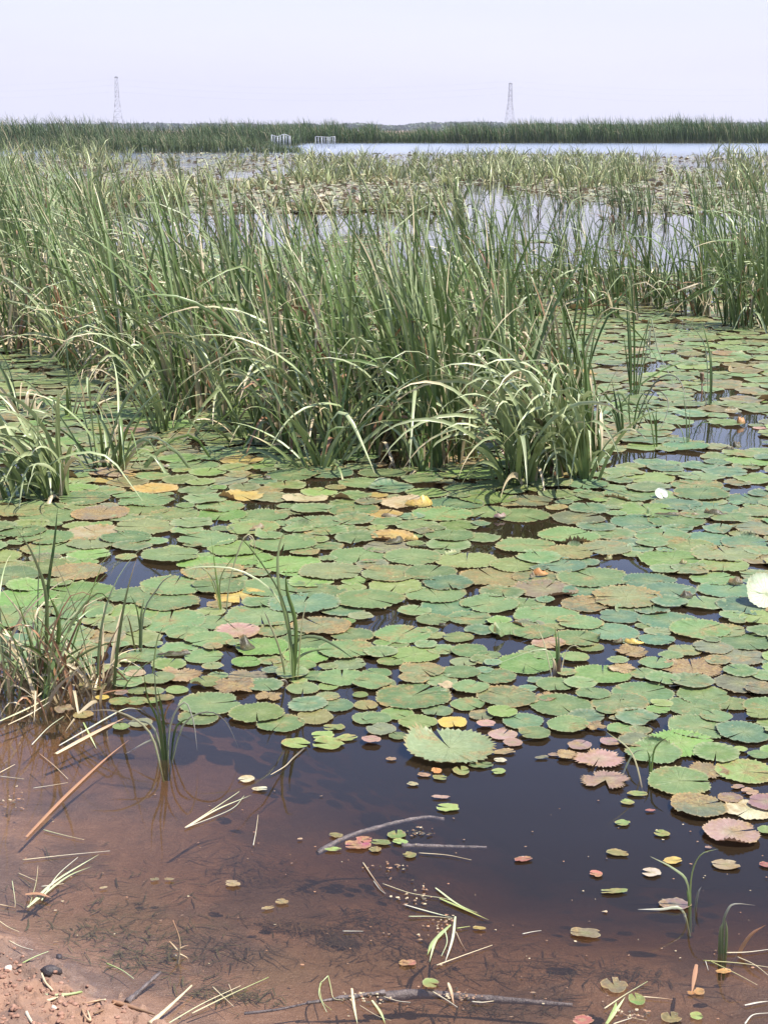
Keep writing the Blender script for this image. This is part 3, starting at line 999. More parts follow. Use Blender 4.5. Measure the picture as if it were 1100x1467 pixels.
# pads read off the photograph: x, y, half width in photo pixels, colour
NEAR = [
 (643, 1076, 67, 'paleg'), (592, 1000, 55, 'green'), (594, 940, 37, 'yg'), (673, 934, 29, 'green'), (664, 950, 20, 'mott'), (604, 962, 34, 'mott'), (659, 965, 29, 'green'),
 (752, 953, 42, 'bright'), (711, 971, 30, 'green'), (674, 988, 27, 'green'), (726, 1000, 45, 'mott'), (670, 1011, 26, 'green'), (719, 1024, 22, 'bright'), (749, 1035, 31, 'blue'),
 (765, 1054, 24, 'green'), (626, 1020, 23, 'green'), (599, 1038, 28, 'yg'), (648, 1037, 22, 'yellow'), (696, 1041, 14, 'pink'), (720, 1054, 21, 'pink'), (734, 1066, 15, 'pink'),
 (570, 1056, 14, 'green'), (546, 1048, 22, 'grey'), (532, 1064, 14, 'pink'), (540, 1032, 22, 'green'), (569, 1024, 25, 'yg'), (544, 981, 25, 'green'), (539, 967, 22, 'green'),
 (577, 910, 43, 'green'), (656, 915, 23, 'yg'), (673, 887, 33, 'green'), (765, 910, 32, 'green'), (803, 1012, 46, 'green'), (794, 983, 28, 'green'), (813, 1042, 31, 'green'),
 (863, 967, 42, 'bright'), (920, 994, 46, 'green'), (849, 997, 25, 'green'), (869, 1022, 16, 'green'), (942, 1019, 17, 'bright'), (1007, 998, 40, 'green'), (890, 1046, 22, 'green'),
 (852, 1044, 17, 'brown'), (974, 1068, 52, 'bright'), (912, 1065, 27, 'grey'), (936, 1082, 41, 'green'), (873, 1065, 15, 'mauve'), (1064, 1052, 40, 'blue'), (1060, 1076, 10, 'lime'),
 (1086, 1084, 16, 'green'), (1086, 1027, 20, 'yg'), (991, 959, 45, 'brown'), (1059, 981, 40, 'grey'), (1002, 904, 45, 'green'), (940, 918, 27, 'blue'), (958, 891, 45, 'blue'),
 (874, 907, 42, 'blue'), (887, 885, 32, 'blue'), (980, 933, 25, 'mott'), (939, 953, 25, 'green'), (1060, 942, 38, 'grey'), (1089, 888, 32, 'yg'), (845, 929, 20, 'yg'), (823, 945, 21, 'yg'),
 (857, 1090, 38, 'pink'), (867, 1121, 36, 'pink'), (811, 1085, 17, 'tan'), (973, 1123, 48, 'green'), (1000, 1159, 41, 'grey'), (1067, 1107, 44, 'yg'), (1015, 1106, 30, 'brown'),
 (1045, 1146, 18, 'mauve'), (1072, 1162, 36, 'cream'), (1096, 1154, 27, 'mauve'), (1047, 1197, 41, 'pink'), (1098, 1192, 14, 'yg'), (1025, 1030, 24, 'green'), (1045, 1010, 28, 'yg'),
 (402, 1038, 36, 'green'), (368, 1026, 40, 'yg'), (451, 1029, 28, 'olive'), (482, 1012, 26, 'blue'), (434, 988, 25, 'mott'), (451, 970, 21, 'green'), (353, 951, 22, 'bright'),
 (295, 981, 23, 'yg'), (301, 1011, 46, 'green'), (284, 1030, 30, 'green'), (533, 981, 30, 'green'), (516, 997, 12, 'yg'), (524, 1012, 18, 'olive'), (529, 1031, 25, 'green'),
 (355, 971, 30, 'brown'), (338, 986, 32, 'brown'), (500, 954, 26, 'green'), (432, 958, 22, 'yg'), (409, 953, 18, 'yg'), (505, 912, 32, 'green'), (497, 934, 43, 'green'), (497, 893, 13, 'bright'),
 (434, 922, 40, 'green'), (395, 903, 32, 'green'), (300, 920, 35, 'green'), (309, 894, 34, 'green'), (292, 942, 30, 'green'), (268, 910, 32, 'green'), (259, 970, 32, 'tan'),
 (172, 1008, 16, 'yg'), (134, 986, 21, 'olive'), (196, 1006, 17, 'green'), (199, 992, 16, 'yg'), (174, 996, 10, 'mauve'), (174, 967, 14, 'bright'), (161, 959, 13, 'yg'), (191, 960, 13, 'green'),
 (120, 1026, 15, 'olive'), (93, 1020, 15, 'brown'), (147, 1001, 10, 'yellow'), (174, 1044, 13, 'lime'), (202, 1038, 17, 'grey'), (218, 1006, 12, 'yg'), (237, 1002, 13, 'olive'), (254, 990, 17, 'yg'),
 (228, 975, 24, 'mott'), (210, 940, 30, 'green'), (180, 945, 22, 'yg'), (1090, 990, 26, 'grey'), (470, 1000, 18, 'mott'), (386, 1000, 20, 'brown'), (560, 1000, 16, 'brown'), (690, 1026, 20, 'grey'),
 (782, 1000, 18, 'brown'), (830, 1070, 18, 'mauve'), (640, 985, 14, 'tan'), (890, 960, 22, 'tan'), (905, 935, 26, 'brown'),
 (700, 940, 18, 'green'), (1040, 905, 30, 'mott'), (1020, 930, 30, 'grey'), (830, 895, 34, 'green'), (620, 890, 26, 'green'), (730, 905, 30, 'green'), (560, 950, 20, 'yg'), (470, 985, 16, 'yg'),
]
SMALL = [                                               # loose leaves: x, y, half width, colour, oval, label
 (424, 1067, 22, 'lime', .85, 'pale lime leaf, leftmost of five clustered off the pad carpet front'), (470, 1067, 25, 'lime', .9, 'largest pale lime leaf with a slit in the cluster of five'),
 (462, 1055, 18, 'lime', .8, 'middle pale lime leaf of the cluster of five'), (478, 1044, 17, 'lime', .7, 'pale lime leaf rearmost of the cluster of five'),
 (497, 1059, 18, 'lime', .6, 'narrow pale lime leaf at the right end of the cluster'),
 (353, 1118, 13, 'cream', .9, 'small cream green leaf with a dark slit above the straw stems'), (373, 1132, 12, 'cream', .6, 'small cream green oval leaf at the tip of the straw stem'),
 (512, 1213, 20, 'magenta', .7, 'magenta red leaf under the submerged branch'), (521, 1205, 13, 'red', .8, 'red leaf tucked against the submerged branch'),
 (478, 1219, 14, 'lime', .4, 'narrow pale leaf left of the magenta leaf'), (481, 1199, 11, 'olive', .7, 'olive torn leaf floating above the branch end'),
 (568, 1198, 14, 'bright', 1, 'round bright green leaf with a slit beside the branch'), (573, 1208, 12, 'lime', .7, 'lime leaf touching the round green leaf beside the branch'),
 (545, 1209, 15, 'yg', .6, 'long green leaf beside the magenta leaf'), (537, 1219, 9, 'olive', 1, 'small olive leaf with a hole below the magenta leaf'),
 (586, 1227, 10, 'olive', 1, 'round olive leaf just below the forked branch'), (641, 1159, 18, 'lime', .75, 'lime green slit leaf alone on dark water below the big pad'),
 (749, 1233, 15, 'red', .5, 'ragged salmon red leaf alone in mid water'), (714, 1107, 11, 'lime', .9, 'small lime leaf right of the big front pad'),
 (660, 1106, 16, 'lime', .8, 'lime leaf under the front edge of the big pad'), (630, 1116, 11, 'lime', .8, 'small lime leaf below the orange curled scrap'), (607, 1112, 10, 'pink', .7, 'small pinkish leaf below the big front pad'),
 (625, 1106, 10, 'orange', .8, 'crumpled orange pink scrap below the big front pad'), (716, 1091, 10, 'cream', .8, 'tiny pale leaf at the right tip of the big pad'), (689, 1098, 19, 'green', .6, 'green leaf half under the big front pad'),
 (591, 1125, 9, 'cream', .7, 'tiny grey white leaf left below the big front pad'), (632, 1144, 16, 'pink', .3, 'rolled pink brown leaf above the lone lime leaf'), (560, 1089, 8, 'pink', .8, 'tiny pink leaf left of the big front pad'),
 (913, 1139, 15, 'yg', .6, 'two lobed green leaf right of the ragged pink pads'), (898, 1151, 10, 'lime', .9, 'small pale round leaf below the two lobed leaf'), (891, 1181, 12, 'lime', .8, 'pale lime leaf with a bite, lone on navy water'),
 (947, 1196, 12, 'lime', .9, 'pale lime leaf left of the large pink pad'), (884, 1224, 17, 'olive', .6, 'torn olive leaf on dark water right of centre'), (853, 1254, 10, 'red', 1, 'small round red leaf on the open water'),
 (932, 1252, 15, 'cream', .9, 'cream leaf with a wide wedge notch by the bent stem'), (963, 1235, 15, 'gold', .7, 'golden green leaf lying against the bent stem'), (878, 1279, 22, 'yg', .35, 'long narrow yellow green leaf on brown water'),
 (1039, 1241, 22, 'tan', .7, 'tan oval leaf below the large pink pad'), (1096, 1241, 10, 'red', .8, 'small red leaf cut by the right edge'), (931, 1163, 8, 'red', .5, 'tiny red leaf between two thin dark reflections'),
 (965, 1298, 24, 'mauve', .7, 'dull mauve split leaf left of the bent stems'), (838, 1339, 24, 'brown', .6, 'brown oval leaf with a trailing stalk'), (879, 1414, 20, 'brown', 1.0, 'round brown leaf above the yellow green shoot'),
 (911, 1434, 16, 'bright', .8, 'bright green notched leaf near the bottom right'), (1001, 1423, 9, 'orange', 1.0, 'small round orange leaf beside the orange stub'), (989, 1425, 6, 'orange', .8, 'tiny orange curl at the foot of the orange stub'),
 (1036, 1394, 13, 'orange', .5, 'thin orange brown leaf under the crossing stalks'), (997, 1458, 10, 'lime', 1.0, 'heart shaped lime leaf at the bottom right'), (961, 1460, 15, 'olive', 1.0, 'dull olive leaf sunk at the bottom right'),
 (834, 1464, 17, 'red', .7, 'salmon red leaf cut by the bottom edge'), (584, 1382, 13, 'red', .7, 'rose red leaf under the floating grass tuft'), (617, 1411, 13, 'lime', .95, 'pale green notched leaf above the sunken log'),
 (686, 1332, 10, 'gold', .5, 'small golden leaf below the floating shoots'), (333, 1268, 13, 'tan', .7, 'tan torn leaf on the brown shallows'), (384, 1303, 10, 'tan', .5, 'small tan pointed leaf on the shallows'), (404, 1294, 10, 'brown', .8, 'greyish brown leaf scrap beside the tan pointed leaf'),
 (430, 1204, 4, 'tan', .7, 'tiny tan flake on the brown water left of the branch'), (1014, 1216, 5, 'pink', .8, 'tiny pink flake at the foot of the large pink pad'), (1056, 1129, 11, 'pink', .6, 'small pink leaf above the cream pad'), (1073, 1136, 13, 'pink', .9, 'pinkish round leaf wedged above the cream pad'),
 (722, 1079, 17, 'tan', .6, 'half tan pink leaf right of the big front pad'), (776, 1087, 11, 'grey', .5, 'grey leaf scrap left of the ragged pink pads'), (793, 1083, 9, 'mauve', .6, 'mauve leaf scrap touching the tan leaf'),
 (882, 1031, 11, 'grey', .8, 'dim leaf just under the surface among the right pads'), (149, 1274, 6, 'tan', .6, 'small pinkish scrap near the left grass litter'), (222, 1262, 7, 'brown', .7, 'small brown scrap in the greenish shallows'), (243, 1262, 8, 'brown', .5, 'small brown sliver on the brown shallows'),
]

placed = []          # x, y, radius of all pads laid so far
thing_pads = []      # dict entries for pads that become things
big_rng = np.random.default_rng(77)
zs = 0
for (x, y, hw, c) in NEAR:
    p = gp(x, y)
    r = hw / ppm(p)
    zs += 1
    placed.append((p[0], p[1], r))
    thing_pads.append(dict(p=p, r=r, c=c, px=x, py=y, manual=True))

HOLES = [(195, 822, 62, 20), (255, 775, 22, 10), (900, 815, 46, 17), (715, 760, 26, 12), (550, 886, 22, 14), (720, 925, 26, 16), (700, 925, 20, 14), (560, 970, 20, 10), (285, 860, 20, 12),
         (325, 805, 20, 10), (1060, 632, 40, 12), (985, 655, 30, 9), (935, 720, 25, 8), (330, 705, 16, 6), (790, 655, 40, 12), (905, 655, 46, 9), (600, 660, 60, 12), (640, 905, 10, 12), (1012, 880, 30, 10),
         (970, 690, 18, 8), (440, 700, 20, 7), (470, 690, 20, 8), (660, 640, 20, 20), (220, 790, 16, 8), (150, 815, 20, 8), (480, 860, 22, 10), (360, 730, 30, 8), (560, 870, 24, 10), (860, 800, 14, 8), (1078, 600, 25, 8),
         (1020, 570, 30, 7), (925, 530, 25, 8), (1040, 530, 20, 5), (700, 880, 12, 8), (980, 838, 20, 10), (800, 860, 10, 8)]
FRONT = np.array([(-200, 960), (110, 968), (160, 985), (190, 1020), (250, 1010), (330, 1005), (400, 1025), (560, 1035), (640, 1000), (720, 1010), (800, 1035), (900, 1060), (980, 1090), (1100, 1120), (1300, 1130)])


def allowed(x, y, r=0.0):
    px, py = proj((x, y, 0))
    rp = r * ppm((x, y, 0))
    if py > np.interp(px, FRONT[:, 0], FRONT[:, 1]) - 12: return False
    for hx, hy, a, b in HOLES:
        if ((px - hx) / (a + 0.25 * rp)) ** 2 + ((py - hy) / (b + 0.08 * rp)) ** 2 < 1: return False
    if y < 12 and fbm(np.float64(x * 1.6), np.float64(y * 0.8), 1.0, 3, 21.0) > 0.77: return False
    return True


def open_water(x, y):
    """the bare water beyond the reeds"""
    px, py = proj((x, y, 0))
    e = 16 * (vnoise(np.float64(px) / 60, np.float64(py) / 14, 4.0) - 0.5)
    if 285 + e < py < 385 + e and 120 < px < 1020 and fbm(np.float64(x * 0.6), np.float64(y * 0.25), 1.0, 3, 2.0) < 0.56: return True
    return False


cand = []
rr_ = np.random.default_rng(314)
PA = np.array(placed)
PL = np.zeros((30000, 3)); PL[:len(PA)] = PA
npl = len(PA)
auto = []
for stage, (rlo, rhi, tries, sep) in enumerate(((0.09, 0.135, 8000, 0.67), (0.065, 0.105, 14000, 0.66), (0.035, 0.065, 15000, 0.70))):
    for _ in range(tries):
        # more tries nearby: distance grows with the square
        yd = 3.5 + 21.0 * rr_.uniform() ** 1.25
        xd = rr_.uniform(-0.275, 0.275) * (yd + 0.7)
        r = rr_.uniform(rlo, rhi) * (0.82 if yd < 4.9 else 1.0)
        d = np.hypot(PL[:npl, 0] - xd, PL[:npl, 1] - yd)
        if np.any(d < sep * (PL[:npl, 2] + r)): continue
        if not allowed(xd, yd, r) or open_water(xd, yd): continue
        PL[npl] = (xd, yd, r); npl += 1
        auto.append((xd, yd, r))

# the carpet goes on to both sides of the view
r2_ = np.random.default_rng(2718)
for rlo, rhi, tries, sep in ((0.09, 0.135, 5000, 0.67), (0.06, 0.10, 6000, 0.68)):
    for _ in range(tries):
        yd = 3.5 + 21.0 * r2_.uniform() ** 1.1
        xd = r2_.choice([-1, 1]) * r2_.uniform(0.275 * (yd + 0.7), 0.30 * yd + 3.0)
        r = r2_.uniform(rlo, rhi)
        if np.any(np.hypot(PL[:npl, 0] - xd, PL[:npl, 1] - yd) < sep * (PL[:npl, 2] + r)): continue
        if not allowed(xd, yd, r) or open_water(xd, yd) or float(shore_d(np.array(xd), np.array(yd))) < 0.4: continue
        PL[npl] = (xd, yd, r); npl += 1
        auto.append((xd, yd, r))

gold_spots = [(600, 722, 40, 12), (310, 712, 60, 10), (320, 850, 50, 18), (575, 775, 30, 14), (480, 712, 60, 9), (175, 690, 50, 12), (230, 705, 40, 8), (640, 745, 30, 10), (870, 985, 10, 10), (330, 660, 60, 8), (430, 700, 60, 10), (540, 735, 30, 10), (690, 690, 40, 8), (470, 780, 30, 8), (800, 540, 60, 20)]


def auto_colour(x, y, r):
    px, py = proj((x, y, 0))
    for gx_, gy_, a, b in gold_spots:
        if ((px - gx_) / a) ** 2 + ((py - gy_) / b) ** 2 < 1: return rr_.choice(['gold', 'yg', 'tan', 'green', 'olive'], p=[.46, .20, .10, .14, .10])
    k = rr_.uniform()
    right = np.clip((px - 300) / 600, 0, 1)
    if y > 9.2:
        return rr_.choice(['green', 'yg', 'mott', 'olive', 'grey', 'tan', 'brown'], p=[.50, .20, .15, .06, .07, .015, .005])
    pr = np.array([.46, .03 + .24 * right, .13 - .06 * right, .10, .10, .03, .02, .006, .008, .006])
    return rr_.choice(['green', 'blue', 'yg', 'mott', 'bright', 'grey', 'olive', 'brown', 'tan', 'pink'], p=pr / pr.sum())


auto = [(x, y, r, auto_colour(x, y, r)) for x, y, r in auto]


def seen(x, y):
    px, py = proj((x, y, 0))
    return -30 < px < 1130 and py < 1480


vis = sorted([a for a in auto if seen(a[0], a[1])], key=lambda a: -a[2] * ppm((a[0], a[1], 0)))
N_THING = 292 - len(NEAR)
# keep only those in front of the reeds as things
front_vis = [a for a in vis if proj((a[0], a[1], 0))[1] > 640][:N_THING]
chosen = set(id(a) for a in front_vis)
for a in front_vis:
    px, py = proj((a[0], a[1], 0))
    thing_pads.append(dict(p=np.array((a[0], a[1], 0)), r=a[2], c=a[3], px=px, py=py, manual=False))

WEAR = dict(green=.5, blue=.35, lime=.1, yg=.5, grey=.75, brown=1.0, pink=.7, tan=.9, cream=.8, mauve=.8, olive=.7, mott=.75, bright=.2, gold=.8, yellow=.3)

# ---- labels for the pads: look first, then the nearest landmark one can find
LAND = [((643, 1076), 'the biggest front pad'), ((648, 1037), 'the yellow pad'), ((860, 1105), 'the two ragged pink pads'), ((1047, 1197), 'the large pink pad'), ((1072, 1162), 'the cream pad'),
        ((974, 1068), 'the bright slit pad near the right edge'), ((420, 975), 'the tall grass plant in the pads'), ((797, 955), 'the short grass stub in the pads'), ((945, 703), 'the upturned white leaf'),
        ((1090, 845), 'the upturned shining pad at the right edge'), ((600, 722), 'the golden crumpled leaf'), ((770, 690), 'the drooping pale reed clump'), ((170, 680), 'the folded left reed plant'),
        ((40, 720), 'the pale drooping clump at the left edge'), ((110, 960), 'the dry brown tussock'), ((235, 1085), 'the plant standing in the brown water'), ((195, 822), 'the left water gap'),
        ((900, 815), 'the right water gap'), ((605, 680), 'the small grass plant under the reeds'), ((985, 637), 'the thin arching grass at right'), ((357, 915), 'the dark standing leaf at left'),
        ((905, 920), 'the small yellow curled leaf'), ((770, 825), 'the orange curled leaf'), ((715, 740), 'the maroon curled leaf'), ((320, 870), 'the wispy grass at left'), ((475, 1060), 'the lime leaf cluster'),
        ((259, 970), 'the ragged tan pad'), ((991, 959), 'the big brown pad at right'), ((1025, 738), 'the black curled leaf'), ((565, 780), 'the dark curled leaf in the middle'), ((980, 855), 'the black standing leaf tip')]


def size_word(r, sizes):
    return 'large' if r > sizes[1] else ('small' if r < sizes[0] else 'medium')


SZ = (0.075, 0.115)
used_labels = set()
SPECIAL = {(643, 1076): 'biggest pale green toothed pad at the front edge, one flap folded up', (648, 1037): 'bright yellow lily pad at the front edge of the carpet', (1047, 1197): 'large pink round pad with toothed rim on dark water at right',
           (857, 1090): 'ragged pink pad, rear one of the pair by dark water', (867, 1121): 'ragged pink pad with wide notch, front one of the pair', (1072, 1162): 'cream tan pad with brown spots at the right edge',
           (974, 1068): 'bright yellow green pad with a long slit near the right edge', (259, 970): 'ragged tan dying pad left of centre among green pads', (991, 959): 'big brown spotted dying pad among the right hand green pads',
           (592, 1000): 'large pad with yellowish heart just behind the biggest front pad'}


def rel(dx, dy):
    if abs(dx) > 1.3 * abs(dy): return 'right of' if dx > 0 else 'left of'
    return 'in front of' if dy > 0 else 'behind'


def make_labels(items):
    for t in items:
        ds = sorted(((math.hypot(t['px'] - lx, (t['py'] - ly) * 2.0), (lx, ly), nm) for (lx, ly), nm in LAND), key=lambda v: v[0])
        t['near'] = ds[:6]
    names = {}
    for t in sorted(items, key=lambda t: t['near'][0][0]):
        key = (t['px'], t['py'])
        if key in SPECIAL:
            t['label'] = SPECIAL[key]; used_labels.add(t['label']); continue
        look = f"{size_word(t['r'], SZ)} {CNAME[t['c']]} pad"
        done = False
        for d, (lx, ly), nm in t['near'][:2]:
            if d < 4: continue
            rw = rel(t['px'] - lx, (t['py'] - ly) * 2.0)
            for dist in (('close', 'touching distance ') if False else ('',)):
                lab = f"{look} {rw} {nm}"
                if lab not in used_labels:
                    t['label'] = lab; done = True; break
            if done: break
        if not done:
            d, (lx, ly), nm = t['near'][0]
            base = f"{look} {rel(t['px'] - lx, (t['py'] - ly) * 2.0)} {nm}"
            k = names.get(base, 1) + 1
            names[base] = k
            word = ['', '', 'second', 'third', 'fourth', 'fifth', 'sixth', 'seventh', 'eighth', 'ninth', 'tenth', 'eleventh', 'twelfth', 'thirteenth'][min(k, 13)]
            t['label'] = f"{word} nearest {base}"
        used_labels.add(t['label'])


make_labels(thing_pads)
for i, t in enumerate(thing_pads):
    rg = np.random.default_rng(500 + i)
    kw = dict(wear=WEAR.get(t['c'], .3) * rg.uniform(0.5, 1.2), z0=0.0035 + 0.008 * rg.uniform() ** 1.5, tilt=tuple(rg.normal(0, 0.014, 2)), wave=0.014 * rg.uniform(0.4, 1.9), gap=rg.uniform(0.03, 0.16),
              cup=0.014 * rg.uniform(-0.2, 1.5), nteeth=int(42 * min(1.3, 0.55 + t['r'] * 5)))
    if rg.uniform() < 0.05: kw['flap'] = (rg.uniform(0, 6.28), rg.uniform(0.7, 0.85), rg.uniform(0.3, 1.2))
    if (t['px'], t['py']) == (643, 1076): kw.update(flap=(R(160), 0.58, 0.55), tilt=(0.0, 0.02), cup=0.06, wear=.5, notch=R(110), gap=0.14, tooth=0.06, nteeth=44)
    if (t['px'], t['py']) in ((857, 1090), (867, 1121)): kw.update(torn=0.45, tooth=0.10, notch=R(250), gap=0.8 if t['py'] > 1100 else 0.1)
    if (t['px'], t['py']) == (974, 1068): kw.update(notch=R(0), gap=0.03, tooth=0.07)
    if t['c'] in ('brown', 'tan') and t['manual']: kw.update(torn=0.35, wave=0.07, tooth=0.08)
    a = pad_arrays(t['p'], t['r'], t['c'], rg, **kw)
    off = np.array((t['p'][0], t['p'][1], 0.0))
    o = link('lily_pad', mesh_from('lily_pad', a[0] - off, a[1], a[2], a[3], a[4]), M_PAD, loc=off)
    tag(o, t['label'], 'lily pad', 'lily pads of the floating carpet')

# the remaining pads, one mass: nearer ones toothed, further ones plain
mass = []
for k, a in enumerate(auto):
    if id(a) in chosen: continue
    rg = np.random.default_rng(9000 + k)
    dd = a[1]
    nt_ = 20 if dd < 8 else (12 if dd < 14 else 8)
    mass.append(pad_arrays(a, a[2], a[3], rg, wear=WEAR.get(a[3], .4) * rg.uniform(.5, 1.2), nteeth=nt_, rings=(0.02, 0.6, 1.0), z0=0.0035 + 0.010 * rg.uniform() ** 1.4,
                           tilt=tuple(rg.normal(0, 0.016, 2)), wave=0.022 * rg.uniform(.4, 1.8), cup=0.016 * rg.uniform(-.2, 1.6),
                           flap=(rg.uniform(0, 6.28), rg.uniform(0.5, 0.8), rg.uniform(0.4, 1.5)) if rg.uniform() < 0.07 else None))
# far carpet beyond the open water
rg = np.random.default_rng(4242)
nfar = 36000
yy = 31.0 * (135 / 31.0) ** rg.uniform(0, 1, nfar)
xx = rg.uniform(-0.40, 0.40, nfar) * yy
pxx = 550 + F * xx / (yy * math.cos(PITCH) + H * math.sin(PITCH))
dens = fbm(xx, yy * 0.2, 0.35, 3, 8.0)
lim = 113 - 8 * (vnoise(xx * .2, yy * 0) )
okk = (dens > 0.40) & (yy < lim) & ~((yy < 36) & (dens < 0.50)) & ~((pxx < 180) & (yy > 95))
xx, yy = xx[okk], yy[okk]
for k in range(len(xx)):
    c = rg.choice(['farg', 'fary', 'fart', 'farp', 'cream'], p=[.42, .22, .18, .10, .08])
    up = rg.uniform() < 0.14
    mass.append(pad_arrays((xx[k], yy[k]), rg.uniform(0.07, 0.13), c, rg, wear=.25, nteeth=4, rings=(0.1, 1.0), z0=0.01 + 0.03 * rg.uniform(), tilt=tuple(rg.normal(0, 0.08, 2)), wave=0.08, tooth=0.0,
                           flap=(rg.uniform(0, 6.28), rg.uniform(-0.2, 0.5), rg.uniform(0.6, 1.7)) if up else None))
V_, Q_, C_, U_, W_ = join(mass)
o = link('lily_pads', mesh_from('lily_pads', V_, Q_, C_, U_, W_), M_PAD)
tag(o, 'thick carpet of lily pads among and beyond the reeds', None, None, 'stuff')

# ---- loose floating leaves
for i, (x, y, hw, c, ov, lab) in enumerate(SMALL):
    rg = np.random.default_rng(3000 + i)
    p = gp(x, y)
    r = hw / ppm(p)
    # long axis across the view, leaf narrowed along the depth
    na = R(rg.choice([15, 165, 195, 345, 90]) + rg.uniform(-15, 15)) if ov > .75 else R(rg.choice([8, 172]) + rg.uniform(-14, 14))
    a = pad_arrays(p, r, c, rg, wear=.7, nteeth=14, rings=(0.015, 0.5, 0.85, 1.0), notch=na, gap=rg.uniform(0.25, 0.7) if c in ('lime', 'cream', 'bright', 'yg') else rg.uniform(0.05, 0.4), z0=0.004, tilt=(0, 0.01), wave=0.04, tooth=0.01 if ov > .5 else .04,
                   oval=ov, torn=0.35 if c in ('tan', 'brown', 'olive', 'red', 'magenta', 'pink', 'orange') else 0.14, cup=0.03)
    off = np.array((p[0], p[1], 0.0))
    o = link('floating_leaf', mesh_from('floating_leaf', a[0] - off, a[1], a[2], a[3], a[4]), M_PAD, loc=off)
    tag(o, lab, 'leaf', 'loose leaves on the open water')


# ---- leaves that stand or curl up out of the carpet
def curled(px, py, w, h, c, label, bend=1.3, yaw=0.0, lean=0.1, thick=0.3):
    """a leaf rolled upright: a bent toothed sheet standing on the pads"""
    p = gp(px, py)
    s = 1.0 / ppm(p)
    nu, nv = 13, 7
    u = np.linspace(-1, 1, nu); v = np.linspace(0, 1, nv)
    U, Vv = np.meshgrid(u, v)
    rg = np.random.default_rng(int(px * 7 + py))
    wid = w * s * (1 - 0.22 * Vv ** 2)
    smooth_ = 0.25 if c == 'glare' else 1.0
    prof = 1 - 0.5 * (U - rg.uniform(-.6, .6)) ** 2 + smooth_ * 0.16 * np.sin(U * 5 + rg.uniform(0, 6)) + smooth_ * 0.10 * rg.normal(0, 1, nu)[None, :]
    hh = (0.5 if c in ('dark', 'brown', 'olive', 'mauve') else 0.72) * h * s * Vv * np.clip(prof, 0.15, 1.2)
    X = np.sin(U * bend) / bend * wid
    Yv = (1 - np.cos(U * bend)) / bend * wid + lean * hh + 0.45 * Vv ** 2 * h * s
    Xr = X * math.cos(yaw) - Yv * math.sin(yaw); Yr = X * math.sin(yaw) + Yv * math.cos(yaw)
    V = np.stack([Xr, Yr, 0.012 + hh], -1).reshape(-1, 3)
    I = np.arange(nu * nv).reshape(nv, nu)
    q = np.stack([I[:-1, :-1], I[:-1, 1:], I[1:, 1:], I[1:, :-1]], -1).reshape(-1, 4)
    col = np.tile(np.asarray(PC[c]), (len(V), 1)) * (0.8 + 0.4 * rg.uniform(0, 1, (len(V), 1)))
    o = link('curled_leaf', mesh_from('curled_leaf', V, q, col, np.stack([U.ravel() * .6, Vv.ravel()], -1), np.full(len(V), .5)), M_PAD, loc=(p[0], p[1], 0))
    tag(o, label, 'leaf', 'leaves curled up out of the pad carpet')


for (x_, y_, r_, c_, yw_, tl_, lab_) in ((1096, 866, 34, 'glare', 0.25, 38, 'upturned shining pale pad at the right edge'), (946, 714, 10, 'glare', 0.3, 45, 'upturned white leaf tip shining among the right pads')):
    rg = np.random.default_rng(int(x_))
    p = gp(x_, y_)
    r = r_ / ppm(p)
    a = pad_arrays((0, 0), r, c_, rg, wear=.1, nteeth=30, notch=R(280), gap=0.3, z0=0.0, wave=0.05, cup=0.22)
    V = a[0].copy(); t_ = R(tl_)
    Vy = V[:, 1] * math.cos(t_) - V[:, 2] * math.sin(t_); Vz = V[:, 1] * math.sin(t_) + V[:, 2] * math.cos(t_)
    V = np.stack([V[:, 0] * math.cos(yw_) - Vy * math.sin(yw_), V[:, 0] * math.sin(yw_) + Vy * math.cos(yw_), Vz - Vz.min() + 0.004], -1)
    o = link('curled_leaf', mesh_from('curled_leaf', V, a[1], a[2], a[3], a[4]), M_PAD, loc=(p[0], p[1], 0))
    tag(o, lab_, 'leaf', 'leaves curled up out of the pad carpet')

